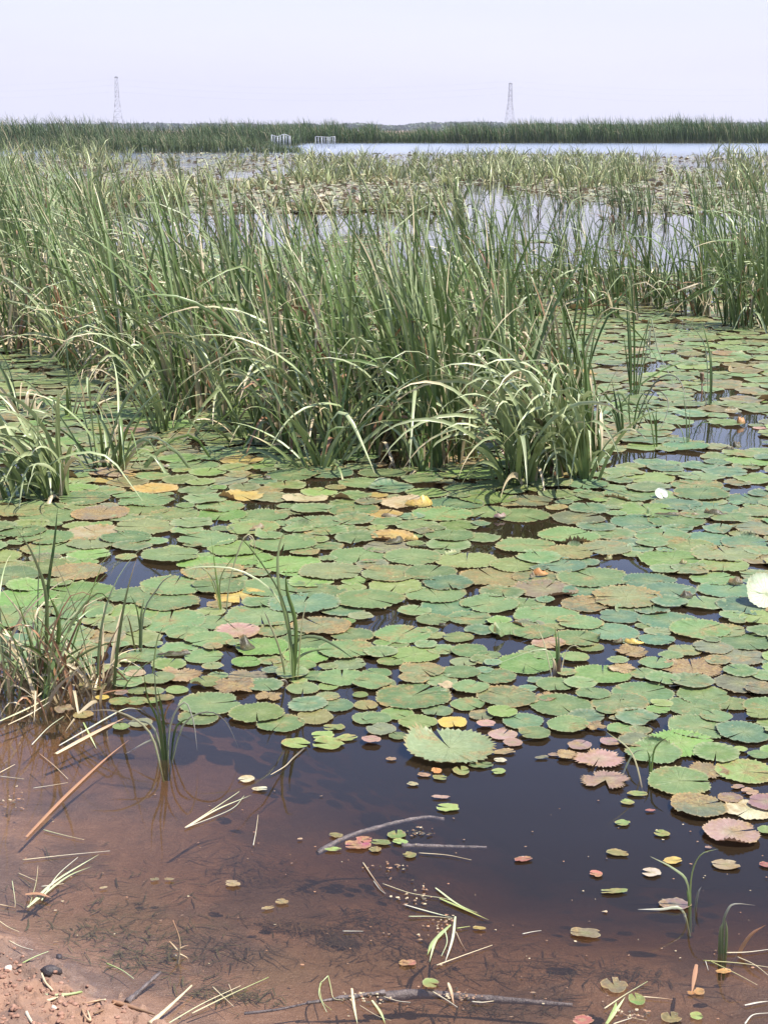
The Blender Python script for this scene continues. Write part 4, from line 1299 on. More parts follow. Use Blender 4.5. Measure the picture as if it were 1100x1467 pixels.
CURL = [(357, 936, 13, 34, 'dark', 'dark leaf standing on edge beside the tall grass plant', 0.9, 0.4), (248, 945, 26, 12, 'dark', 'black curled leaf rim left of the ragged tan pad', 0.6, 0.0),
        (1025, 742, 20, 14, 'dark', 'black curled leaf right of the upturned white leaf', 0.9, -0.2),
        (962, 742, 26, 7, 'dark', 'dark hollow rim of a lifted pad left of the black leaf', 0.5, 0.0), (932, 742, 9, 14, 'green', 'small green leaf tip standing in the right pads', 0.6, 0.9),
        (985, 862, 10, 18, 'dark', 'black triangular leaf tip above a salmon pad', 0.6, 0.3), (1052, 842, 12, 18, 'dark', 'dark brown curled tip left of the shining pad', 0.9, -0.3),
        (778, 829, 15, 12, 'orange', 'orange and black curled leaf in the middle right', 1.1, 0.4),
        (763, 832, 4, 14, 'brown', 'narrow brown upright scrap beside the orange curled leaf', 0.6, 0.2), (908, 928, 17, 9, 'yellow', 'small yellow curled leaf before a black hollow', 1.0, -0.1),
        (885, 926, 9, 10, 'dark', 'black leaf scrap left of the yellow curled leaf', 0.9, 0.0), (872, 806, 7, 11, 'olive', 'olive leaf bud standing left of the water gap', 1.0, 0.2),
        (977, 812, 7, 9, 'olive', 'olive white leaf tip above the right water gap', 1.0, -0.4), (605, 730, 30, 18, 'yellow', 'large golden crumpled leaf in front of the reeds', 1.4, 0.3),
        (560, 745, 18, 9, 'brown', 'rusty brown crumpled leaf left of the golden one', 1.2, 0.0), (568, 782, 18, 14, 'dark', 'dark curled leaf in the middle of the carpet', 1.2, 0.3),
        (588, 778, 12, 8, 'gold', 'golden rag right of the dark curled leaf', 1.0, -0.2), (720, 745, 14, 10, 'mauve', 'maroon curled leaf below the drooping clump', 1.3, 0.5),
        (370, 762, 12, 12, 'brown', 'brown leaf corner standing in the left pads', 0.5, 0.5), (383, 690, 6, 10, 'dark', 'dark notched leaf edge below the left reeds', 0.6, 0.2),
        (1062, 610, 8, 12, 'orange', 'orange brown curled bud far right', 1.2, 0.1), (1057, 645, 8, 15, 'dark', 'dark green bud standing at the right', 1.1, 0.2), (1042, 647, 9, 7, 'dark', 'black lifted leaf edge left of the dark bud', 0.6, -0.4),
        (997, 742, 8, 6, 'brown', 'brown scrap under the lifted pad at right', 1.0, 0.2), (722, 915, 10, 26, 'green', 'green pad side standing upright over a dark gap', 0.5, 1.2), (635, 902, 8, 8, 'dark', 'black leaf scrap behind the green pads at centre', 1.0, 0.0)]
for (x, y, w_, h_, c, lab, bd, yw) in CURL:
    curled(x, y, w_, h_, c, lab, bd, yw)

# ------------------------------------------------------------------ reeds
STAND = [(-260, 470), (0, 505), (120, 520), (230, 590), (330, 600), (440, 645), (560, 655), (640, 665), (660, 610), (700, 540), (740, 500), (740, 470), (600, 470), (450, 455), (280, 430), (150, 380), (90, 310), (-10, 280), (-260, 280)]


def inside(px, py, poly):
    c = False
    j = len(poly) - 1
    for i in range(len(poly)):
        xi, yi = poly[i]; xj, yj = poly[j]
        if (yi > py) != (yj > py) and px < (xj - xi) * (py - yi) / (yj - yi) + xi: c = not c
        j = i
    return c


rs = np.random.default_rng(88)
cent = []
tries = 0
while len(cent) < 330 and tries < 30000:
    tries += 1
    y = rs.uniform(7, 30); x = rs.uniform(-0.34, 0.15) * (y + 1)
    px, py = proj((x, y, 0))
    if not inside(px, py, STAND): continue
    sep = 0.33 if y < 12 else 0.52
    if any((x - a) ** 2 + (y - b) ** 2 < sep ** 2 for a, b in cent): continue
    cent.append((x, y))


SIDE_STAND = [(1140, 480), (1700, 500), (1700, 270), (1120, 300)]
r3 = np.random.default_rng(99)
nside, tries = 0, 0
while nside < 90 and tries < 20000:
    tries += 1
    y = r3.uniform(9, 32); x = r3.uniform(0.2, 0.55) * (y + 1)
    px, py = proj((x, y, 0))
    if not inside(px, py, SIDE_STAND) or any((x - a) ** 2 + (y - b) ** 2 < 0.5 ** 2 for a, b in cent): continue
    cent.append((x, y)); nside += 1


def stand_height(x, y):
    px, py = proj((x, y, 0))
    left = np.clip((420 - px) / 420, 0, 1)
    h = 1.22 + 0.38 * left + 0.14 * math.sin(x * 3.1 + y)
    return h


# front row clumps in view become things
def front_gap(x, y):
    px, py = proj((x, y, 0))
    return py


in_view = [c for c in cent if -20 < proj((*c, 0))[0] < 1100]
in_view.sort(key=lambda c: c[1])
front_set = in_view[:26]
rest = [c for c in cent if c not in front_set]
parts = []
for k, (x, y) in enumerate(rest):
    rg = np.random.default_rng(7000 + k)
    h = stand_height(x, y)
    px, _ = proj((x, y, 0))
    B = 23 if y < 11 else 19
    parts.append(flat(clump_arrays(B, x, y, 0.15, h, rg, style='upright', dryness=0.45, width=0.020)))
    parts.append(flat(clump_arrays(6, x, y, 0.15, h * 1.02, rg, style='arc', dryness=0.25, width=0.021)))
    parts.append(flat(clump_arrays(13, x, y, 0.2, 0.75, rg, style='messy', dryness=0.7, width=0.016)))
V_, Q_, C_, _, _ = join(parts)
o = link('reed_bed', mesh_from('reed_bed', V_, Q_, C_), M_BLADE)
tag(o, 'dense stand of green reeds with straw coloured dead leaves', None, None, 'stuff')
SIDE = ['at the left edge', 'left of centre', 'in the middle', 'right of centre']
fl = sorted(front_set, key=lambda c: proj((*c, 0))[0])
ordw = ['leftmost', 'second', 'third', 'fourth', 'fifth', 'sixth', 'seventh', 'eighth', 'ninth', 'tenth', 'eleventh', 'twelfth', 'thirteenth', 'fourteenth', 'fifteenth', 'sixteenth', 'seventeenth', 'eighteenth', 'nineteenth', 'twentieth',
        'twenty first', 'twenty second', 'twenty third', 'twenty fourth', 'twenty fifth', 'rightmost']
for k, c in enumerate(fl):
    h = stand_height(*c)
    lab = f"{ordw[k]} green reed clump{'' if k in (0, 25) else ' from the left'} along the front edge of the reed stand"
    clump_thing('reed_clump', lab, 'reeds', 'reed clumps along the front of the stand', 0, 0, 0.13, 34, h, 'upright', 0.40, 0.020, keep=32, seed=100 + k, at=c)

CL = [  # label, x, y, radius, blades, height, style, dryness, keep
 ('pale drooping reed clump bent over the pads at the right end of the stand', 785, 672, 0.17, 90, 1.0, 'droop', .10, 80),
 ('upright dark reed clump just behind the pale drooping one', 735, 640, 0.11, 60, 1.30, 'upright', .22, 40),
 ('dark reed clump right of the drooping one, standing in open water', 845, 655, 0.08, 44, 0.85, 'upright', .22, 34),
 ('small green grass plant fanning out before the dark reeds', 605, 678, 0.03, 12, 0.42, 'fan', .05, 12),
 ('tall reed clump with dark base in the centre of the picture', 625, 640, 0.11, 70, 1.30, 'upright', .24, 44),
 ('reed clump left of the tall central one', 560, 632, 0.12, 60, 1.22, 'upright', .22, 40),
 ('rusty based reed clump behind the drooping one', 800, 560, 0.16, 60, 1.05, 'upright', .38, 36),
 ('reed clump with orange dead leaves right of the central clump', 700, 560, 0.15, 60, 1.2, 'upright', .35, 36),
 ('thin reed clump at the stand\'s right tip', 850, 600, 0.05, 16, 0.55, 'messy', .35, 16),
 ('folded left reed plant with straw tips hanging into the pads', 165, 670, 0.09, 36, 0.85, 'messy', .30, 36),
 ('pale drooping reed clump at the left edge', 62, 705, 0.14, 64, 0.78, 'droop', .08, 60),
 ('dark small reed clump left of centre below the stand', 240, 622, 0.05, 22, 0.50, 'fan', .12, 22),
 ('messy low reeds at the left edge before the stand', 20, 590, 0.12, 24, 0.55, 'messy', .45, 24),
 ('low broken reeds between the stand and the folded plant', 110, 590, 0.10, 20, 0.45, 'messy', .5, 20),
 ('low leaning reeds in front of the middle of the stand', 460, 668, 0.09, 26, 0.70, 'messy', .3, 26),
 ('low leaning reeds below the stand, left of the middle', 345, 630, 0.12, 26, 0.65, 'messy', .4, 26),
 ('dry brown tussock with a few green blades at the left edge', 108, 988, 0.10, 120, 0.44, 'fan', .86, 90),
 ('mixed green and straw grass tussock cut by the left edge', 20, 988, 0.12, 110, 0.52, 'fan', .60, 80),
 # arcs
 ("pale drooping reeds spilling over the pads left of the drooping clump", 735, 690, 0.10, 30, 0.85, "droop", .15, 30),
 ("pale drooping reeds at the right foot of the drooping clump", 832, 682, 0.09, 26, 0.75, "droop", .2, 26),
 ('pale arching reeds at the foot of the stand, left of the folded blades', 330, 606, 0.10, 18, 1.15, 'arc', .12, 18),
 ('pale arching reeds left of the middle of the stand front', 430, 648, 0.10, 18, 1.10, 'arc', .12, 18),
 ('pale arching reeds at the very middle of the stand front', 515, 655, 0.10, 18, 1.10, 'arc', .12, 18),
 ('pale arching reeds beside the tall central clump', 585, 650, 0.10, 18, 1.15, 'arc', .12, 18),
 ('pale arching reeds between the central and the drooping clump', 690, 655, 0.10, 18, 1.00, 'arc', .12, 18),
 ('pale broken reeds at the left end of the stand', 110, 530, 0.10, 18, 1.10, 'arc', .12, 18),
 ('pale arching reeds above the dark small clump', 235, 596, 0.10, 18, 1.10, 'arc', .12, 18),
 ('sparse reed clump at the far end of the stand before the bright water', 690, 440, 0.22, 56, 1.35, 'upright', .3, 24),
 ('sparse reeds left of the dark clump before bright water', 835, 440, 0.22, 56, 1.20, 'upright', .3, 24),
 ('thin reed clump between the two dark clumps at right', 925, 436, 0.22, 56, 1.15, 'upright', .3, 24),
 ('reed clump with straw leaves left of the right hand stand', 1000, 452, 0.22, 56, 1.30, 'upright', .3, 24),
 ('sparse reed clump behind the lone upright shoots', 880, 455, 0.20, 40, 0.80, 'upright', .3, 24),
 ('reed clump against the bright water above the drooping clump', 770, 452, 0.22, 56, 1.35, 'upright', .3, 24),
 # right hand middle distance
 ('dark reed clump standing before bright water right of centre', 862, 432, 0.20, 60, 0.98, 'upright', .2, 36),
 ('reed clump left of the right hand stand', 965, 445, 0.20, 56, 0.85, 'upright', .2, 34),
 ('big right hand reed clump with straw blades at its foot', 1075, 470, 0.24, 90, 1.42, 'upright', .2, 44),
 ('second right hand reed clump cut by the right edge', 1115, 450, 0.22, 80, 1.45, 'upright', .2, 30),
 ('rear reed clump inside the right hand stand', 1040, 420, 0.25, 80, 1.40, 'upright', .2, 34),
 ('rearmost reed clump of the right hand stand', 1095, 395, 0.3, 80, 1.5, 'upright', .2, 30),
 ('sparse reed clump between bright water patches', 905, 425, 0.15, 34, 0.8, 'upright', .2, 30),
 ('reed clump behind the right end of the stand', 795, 425, 0.2, 60, 1.1, 'upright', .22, 30),
 ('reed clump at the left of the bright water gap', 730, 420, 0.2, 60, 1.15, 'upright', .22, 30),
 ('yellow green reed tuft standing on the far pads right of centre', 890, 303, 0.3, 70, 1.15, 'upright', .15, 24),
 ('lower yellow green tuft right of the far tuft', 930, 300, 0.3, 44, 0.8, 'upright', .25, 20),
 ('green reed tuft behind the right hand stand', 1020, 300, 0.4, 70, 1.0, 'upright', .2, 24),
 ('far reed tuft left of the yellow green one', 815, 296, 0.3, 50, 0.8, 'upright', .3, 20),
 ('far sparse reed tuft above the middle of the stand', 640, 290, 0.3, 44, 0.7, 'upright', .35, 20),
]
for k, (lab, x, y, rad, B, h, st, dr, kp) in enumerate(CL):
    clump_thing('reed_clump' if 'tussock' not in lab and 'grass plant' not in lab else ('grass_tussock' if 'tussock' in lab else 'grass_plant'), lab, 'reeds' if 'tussock' not in lab and 'grass plant' not in lab else 'grass',
                'reed clumps standing apart from the stand', x, y, rad, B, h, st, dr, 0.0095 if 'tussock' in lab else 0.022 if st == 'droop' else 0.0175, keep=kp, seed=300 + k)

# sparse tufts standing in the bright pool
rg = np.random.default_rng(747)
pool = sorted([(px, rg.uniform(300, 372)) for px in np.linspace(150, 985, 26) + rg.uniform(-14, 14, 26)])
for k, (px, py) in enumerate(pool):
    lab = ('leftmost' if k == 0 else 'rightmost' if k == 25 else ordw[k]) + ' sparse reed tuft' + ('' if k in (0, 25) else ' from the left') + ' in the bright water behind the stand'
    clump_thing('reed_tuft', lab, 'reeds', 'sparse reed tufts in the bright water', px, py, 0.30, int(rg.integers(14, 30)), rg.uniform(0.75, 1.25), 'upright', .30, 0.019, keep=6, seed=900 + k)

# small tufts over the far pads: too many and too small to pick apart
parts = []
rg = np.random.default_rng(606)
for k in range(2400):
    y = 31 * (98 / 31) ** rg.uniform(); x = rg.uniform(-0.40, 0.40) * y
    px, py = proj((x, y, 0))
    d_ = fbm(np.float64(x), np.float64(y * 0.35), 0.22, 3, 5.0)
    if d_ < 0.465 - 0.05 * (px > 1000): continue
    if 170 < px < 420 and 225 < py < 275 and rg.uniform() < 0.8: continue
    if 930 < px < 1040 and py < 280 and rg.uniform() < 0.7: continue
    h = 0.75 * rg.uniform(0.5, 1.5) * (1.5 if px > 1000 or px < 150 else 1)
    V, Qf, col = flat(clump_arrays(18, x, y, 0.45, h, rg, style='fan', dryness=0.45, width=0.040, segs=5))
    col = col * 0.55 + np.array((0.36, 0.37, 0.15)) * 0.5
    parts.append((V, Qf, col))
V_, Q_, C_, _, _ = join(parts)
o = link('marsh_grass', mesh_from('marsh_grass', V_, Q_, C_), M_BLADE)
tag(o, 'pale yellow green tufts scattered over the far pads', None, None, 'stuff')

# ------------------------------------------------------------------ single plants, blade by blade
plant('grass_plant', 'leggy grass plant with white tips standing in the brown water', 'grass', 'single grass plants in the water', (238, 1088), [
 ([(238, 1088), (232, 1050), (224, 1000), (221, 940)], .007, ('green', 'mid')), ([(236, 1088), (226, 1063), (213, 1062), (180, 1080)], .007, ('green', 'white')),
 ([(236, 1086), (222, 1046), (195, 1033), (150, 1036)], .006, ('mid', 'white')), ([(239, 1086), (244, 1040), (264, 1006), (277, 1032), (283, 1076)], .005, ('mid', 'white')),
 ([(240, 1086), (262, 1040), (296, 1020), (323, 1033), (342, 1071)], .005, ('mid', 'white')), ([(240, 1088), (234, 1030), (226, 985)], .008, ('deep', 'green')), ([(242, 1088), (250, 1050), (262, 1033), (274, 1030)], .006, ('deep', 'green')),
 ([(235, 1088), (228, 1040), (212, 1000), (206, 960)], .006, ('green', 'green')), ([(241, 1088), (232, 1060), (238, 1020), (250, 1000)], .006, ('deep', 'rust')), ([(234, 1090), (215, 1050), (170, 1020), (120, 1018)], .006, ('mid', 'straw'))])
plant('grass_plant', 'tall single grass plant growing through the pads left of centre', 'grass', 'single grass plants in the water', (418, 978), [
 ([(420, 977), (419, 935), (410, 885), (400, 845), (398, 800), (404, 768), (414, 764)], .010, ('green', 'mid')), ([(422, 975), (421, 925), (450, 912), (480, 925), (509, 946)], .010, ('mid', 'deep')),
 ([(418, 975), (424, 950), (440, 935), (462, 930), (480, 930)], .008, ('mid', 'green')), ([(413, 972), (402, 935), (385, 890), (378, 875)], .006, ('green', 'straw')), ([(420, 970), (405, 870), (350, 820), (290, 812), (262, 818)], .006, ('mid', 'pale')),
 ([(421, 975), (412, 880), (370, 800), (320, 745)], .006, ('mid', 'green')), ([(419, 975), (424, 900), (412, 850), (409, 820)], .012, ('green', 'green')), ([(416, 978), (410, 992), (398, 1004)], .010, ('straw', 'straw')), ([(424, 976), (432, 900), (440, 860)], .005, ('green', 'straw'))])
plant('grass_plant', 'wispy grass plant with bent straw tips behind the left water gap', 'grass', 'single grass plants in the water', (320, 875), [
 ([(320, 875), (312, 840), (302, 765)], .006, ('green', 'green')), ([(320, 873), (316, 830), (345, 785)], .005, ('mid', 'yell')), ([(318, 874), (308, 835), (285, 812), (275, 830)], .005, ('mid', 'straw')), ([(322, 875), (330, 830), (350, 770), (365, 775), (362, 812)], .005, ('mid', 'straw')), ([(319, 874), (310, 850), (292, 810)], .005, ('yell', 'yell'))])
plant('grass_plant', 'thin stalks beside the dry tussock, one bent over white', 'grass', 'single grass plants in the water', (200, 935), [
 ([(200, 935), (202, 890), (207, 857)], .009, ('deep', 'mid')), ([(202, 935), (206, 880), (225, 845), (240, 828), (275, 812)], .005, ('mid', 'white')), ([(198, 935), (188, 900), (182, 880)], .006, ('green', 'rust')), ([(204, 935), (198, 880), (186, 850)], .005, ('green', 'green')), ([(215, 965), (225, 920), (236, 895)], .005, ('green', 'mid'))])
plant('grass_plant', 'pair of long upright blades above the left tussock', 'grass', 'single grass plants in the water', (62, 985), [
 ([(60, 985), (68, 870), (50, 800), (24, 757)], .011, ('green', 'mid')), ([(64, 985), (68, 860), (78, 780), (83, 728)], .010, ('deep', 'deep')), ([(62, 985), (40, 900), (0, 840)], .008, ('mid', 'straw')), ([(66, 985), (100, 900), (140, 850), (165, 872)], .007, ('mid', 'green')), ([(66, 985), (85, 900), (70, 850)], .014, ('green', 'green'))])
plant('grass_plant', 'short green grass stub with straw blades among the right pads', 'grass', 'single grass plants in the water', (798, 965), [
 ([(797, 965), (797, 930), (794, 895)], .007, ('deep', 'green')), ([(799, 965), (800, 930), (799, 905)], .007, ('green', 'mid')), ([(796, 965), (790, 940), (765, 932), (690, 960)], .004, ('mid', 'pale')), ([(800, 966), (808, 940), (820, 925), (834, 930)], .004, ('straw', 'straw')), ([(801, 966), (800, 955), (803, 940)], .012, ('rust', 'brown')), ([(795, 966), (794, 955), (792, 942)], .012, ('brown', 'straw')), ([(795, 962), (780, 925), (770, 900)], .004, ('pale', 'straw'))])
plant('grass_plant', 'two thin curved blades rising by the grey green pads at right', 'grass', 'single grass plants in the water', (932, 1112), [
 ([(931, 1112), (930, 1090), (926, 1074)], .005, ('green', 'green')), ([(932, 1112), (935, 1082), (943, 1065), (957, 1055)], .006, ('green', 'deep')), ([(925, 1116), (905, 1080), (868, 1048)], .005, ('straw', 'mid')), ([(884, 1099), (905, 1082), (924, 1073)], .005, ('pale', 'pale'))])
plant('grass_plant', 'bent stem plant with white tip below the large pink pad', 'grass', 'single grass plants in the water', (992, 1300), [
 ([(991, 1299), (985, 1268), (965, 1245), (931, 1227)], .006, ('green', 'pale')), ([(992, 1299), (989, 1262), (1002, 1226), (1028, 1216)], .004, ('green', 'mid')), ([(994, 1299), (998, 1285), (1004, 1270)], .005, ('deep', 'white')), ([(990, 1301), (986, 1290), (983, 1275)], .006, ('deep', 'green')), ([(990, 1305), (975, 1311), (945, 1325), (912, 1337)], .006, ('mid', 'white'))])
plant('grass_plant', 'bent grass stalks with an orange blade near the lower right edge', 'grass', 'single grass plants in the water', (1036, 1366), [
 ([(1037, 1366), (1035, 1330), (1041, 1305), (1052, 1295), (1081, 1297)], .005, ('green', 'white')), ([(1032, 1366), (1031, 1340), (1034, 1322)], .007, ('deep', 'mid')), ([(1039, 1366), (1070, 1345), (1096, 1325)], .008, ('rust', 'rust')), ([(1038, 1366), (1040, 1340), (1039, 1318)], .006, ('green', 'mid'))])
plant('reed_plant', 'lone upright reed shoots with a broken white blade at right', 'reeds', 'single grass plants in the water', (907, 568), [
 ([(905, 567), (900, 490), (895, 388)], .013, ('deep', 'deep')), ([(908, 567), (908, 480), (903, 395)], .013, ('green', 'deep')), ([(910, 567), (914, 510), (931, 455)], .010, ('deep', 'deep')), ([(909, 567), (925, 480), (932, 456), (942, 502), (960, 540), (966, 582)], .009, ('green', 'white')),
 ([(906, 567), (898, 520), (893, 480)], .010, ('deep', 'green')), ([(911, 567), (922, 520), (936, 500)], .008, ('deep', 'mid')), ([(904, 567), (903, 500), (899, 430)], .014, ('green', 'mid')), ([(912, 567), (931, 470), (930, 500), (936, 545)], .007, ('mid', 'white'))])
plant('reed_plant', 'dark fan shaped reed shoot standing right of the stand', 'reeds', 'single grass plants in the water', (891, 623), [
 ([(891, 623), (885, 595), (876, 545)], .016, ('deep', 'deep')), ([(890, 623), (880, 590), (862, 560), (850, 555)], .012, ('deep', 'green')), ([(893, 623), (890, 590), (884, 562)], .014, ('green', 'deep')), ([(889, 623), (880, 600), (868, 580)], .010, ('green', 'mid'))])
plant('reed_plant', 'arching grass with a hanging white tip at right', 'reeds', 'single grass plants in the water', (905, 620), [
 ([(902, 620), (920, 580), (942, 543), (965, 538), (978, 555), (984, 588)], .010, ('deep', 'white')), ([(907, 618), (932, 567), (950, 564), (957, 584), (943, 620), (929, 647)], .008, ('deep', 'white')), ([(904, 620), (914, 575), (932, 555)], .010, ('deep', 'green')), ([(906, 620), (900, 580), (905, 550)], .008, ('green', 'mid')), ([(903, 620), (918, 590), (940, 585), (960, 590)], .007, ('deep', 'pale'))])
plant('reed_plant', 'slim leaning grass shoots below the lone reeds', 'reeds', 'single grass plants in the water', (941, 641), [([(940, 641), (930, 595), (912, 540)], .008, ('green', 'mid')), ([(941, 636), (939, 580)], .009, ('deep', 'green')), ([(942, 641), (938, 610), (932, 585)], .008, ('green', 'green'))])
plant('reed_plant', 'thin grass shoot with one low arching blade at right', 'reeds', 'single grass plants in the water', (985, 637), [([(985, 637), (982, 595), (977, 560)], .007, ('green', 'pale')), ([(986, 636), (988, 580)], .007, ('green', 'mid')), ([(986, 634), (1000, 610), (1016, 606), (1036, 614)], .005, ('deep', 'green')), ([(984, 637), (975, 615), (958, 600)], .005, ('mid', 'pale'))])
plant('reed_plant', 'tall slim shoots far right with a kinked tip', 'reeds', 'single grass plants in the water', (1016, 582), [([(1016, 582), (1017, 520), (1010, 480), (1002, 457)], .011, ('deep', 'green')), ([(1018, 580), (1019, 540), (1018, 505)], .010, ('deep', 'mid')), ([(1014, 582), (1009, 565), (1005, 555), (1012, 545)], .008, ('white', 'white')), ([(1015, 582), (1010, 500), (990, 462), (1018, 450)], .006, ('mid', 'pale'))])
# cattail
cb = gp(1005, 566)
ct = empty('cattail', cb)
tag(ct, 'single short brown cattail spike left of the tall slim shoots', 'cattail')
tp_ = vp(1005, 545, cb[1]); t2 = vp(1005, 534, cb[1])
a = tube_arrays(np.array([cb - (0, 0, .1), tp_]), .005, CCOL['rust'], k=5, taper=.8)
link('stalk', mesh_from('stalk', a[0] - cb, a[1], a[2]), M_DRY, ct)
zz = np.linspace(0, 1, 9)
Cc = tp_[None] * (1 - zz[:, None]) + t2[None] * zz[:, None]
a = tube_arrays(Cc, .013, CCOL['brown'], k=8, taper=1.0, bumps=.06)
link('spike', mesh_from('spike', a[0] - cb, a[1], a[2]), M_DRY, ct)

# ------------------------------------------------------------------ litter, branches and stalks on the water
def stalk(pts, rad, c, label, name='dead_stalk', cat='stalk', z=0.004, lift=None, flatw=None, bumps=0.0, taper=0.4, mat=None, group='dead stalks and litter on the water', k=6):
    P = []
    for i, (x, y) in enumerate(pts):
        zz = z if lift is None else lift[i]
        P.append(gp(x, y, zz))
    P = np.array(P)
    off = P[0].copy(); off[2] = 0
    C = catmull(P, max(8, len(pts) * 5))
    cc = c if isinstance(c, tuple) else (c, c)
    if flatw:
        a = ribbon(C, flatw, CCOL[cc[0]], CCOL[cc[1]], side=np.array((0.1, 0.15, 1.0)), keel=0.18)
    else:
        a = tube_arrays(C, rad, CCOL[cc[0]], CCOL[cc[1]], k=k, bumps=bumps, taper=taper)
    o = link(name, mesh_from(name, a[0] - off, a[1], a[2]), mat or M_DRY, loc=off)
    return tag(o, label, cat, group)


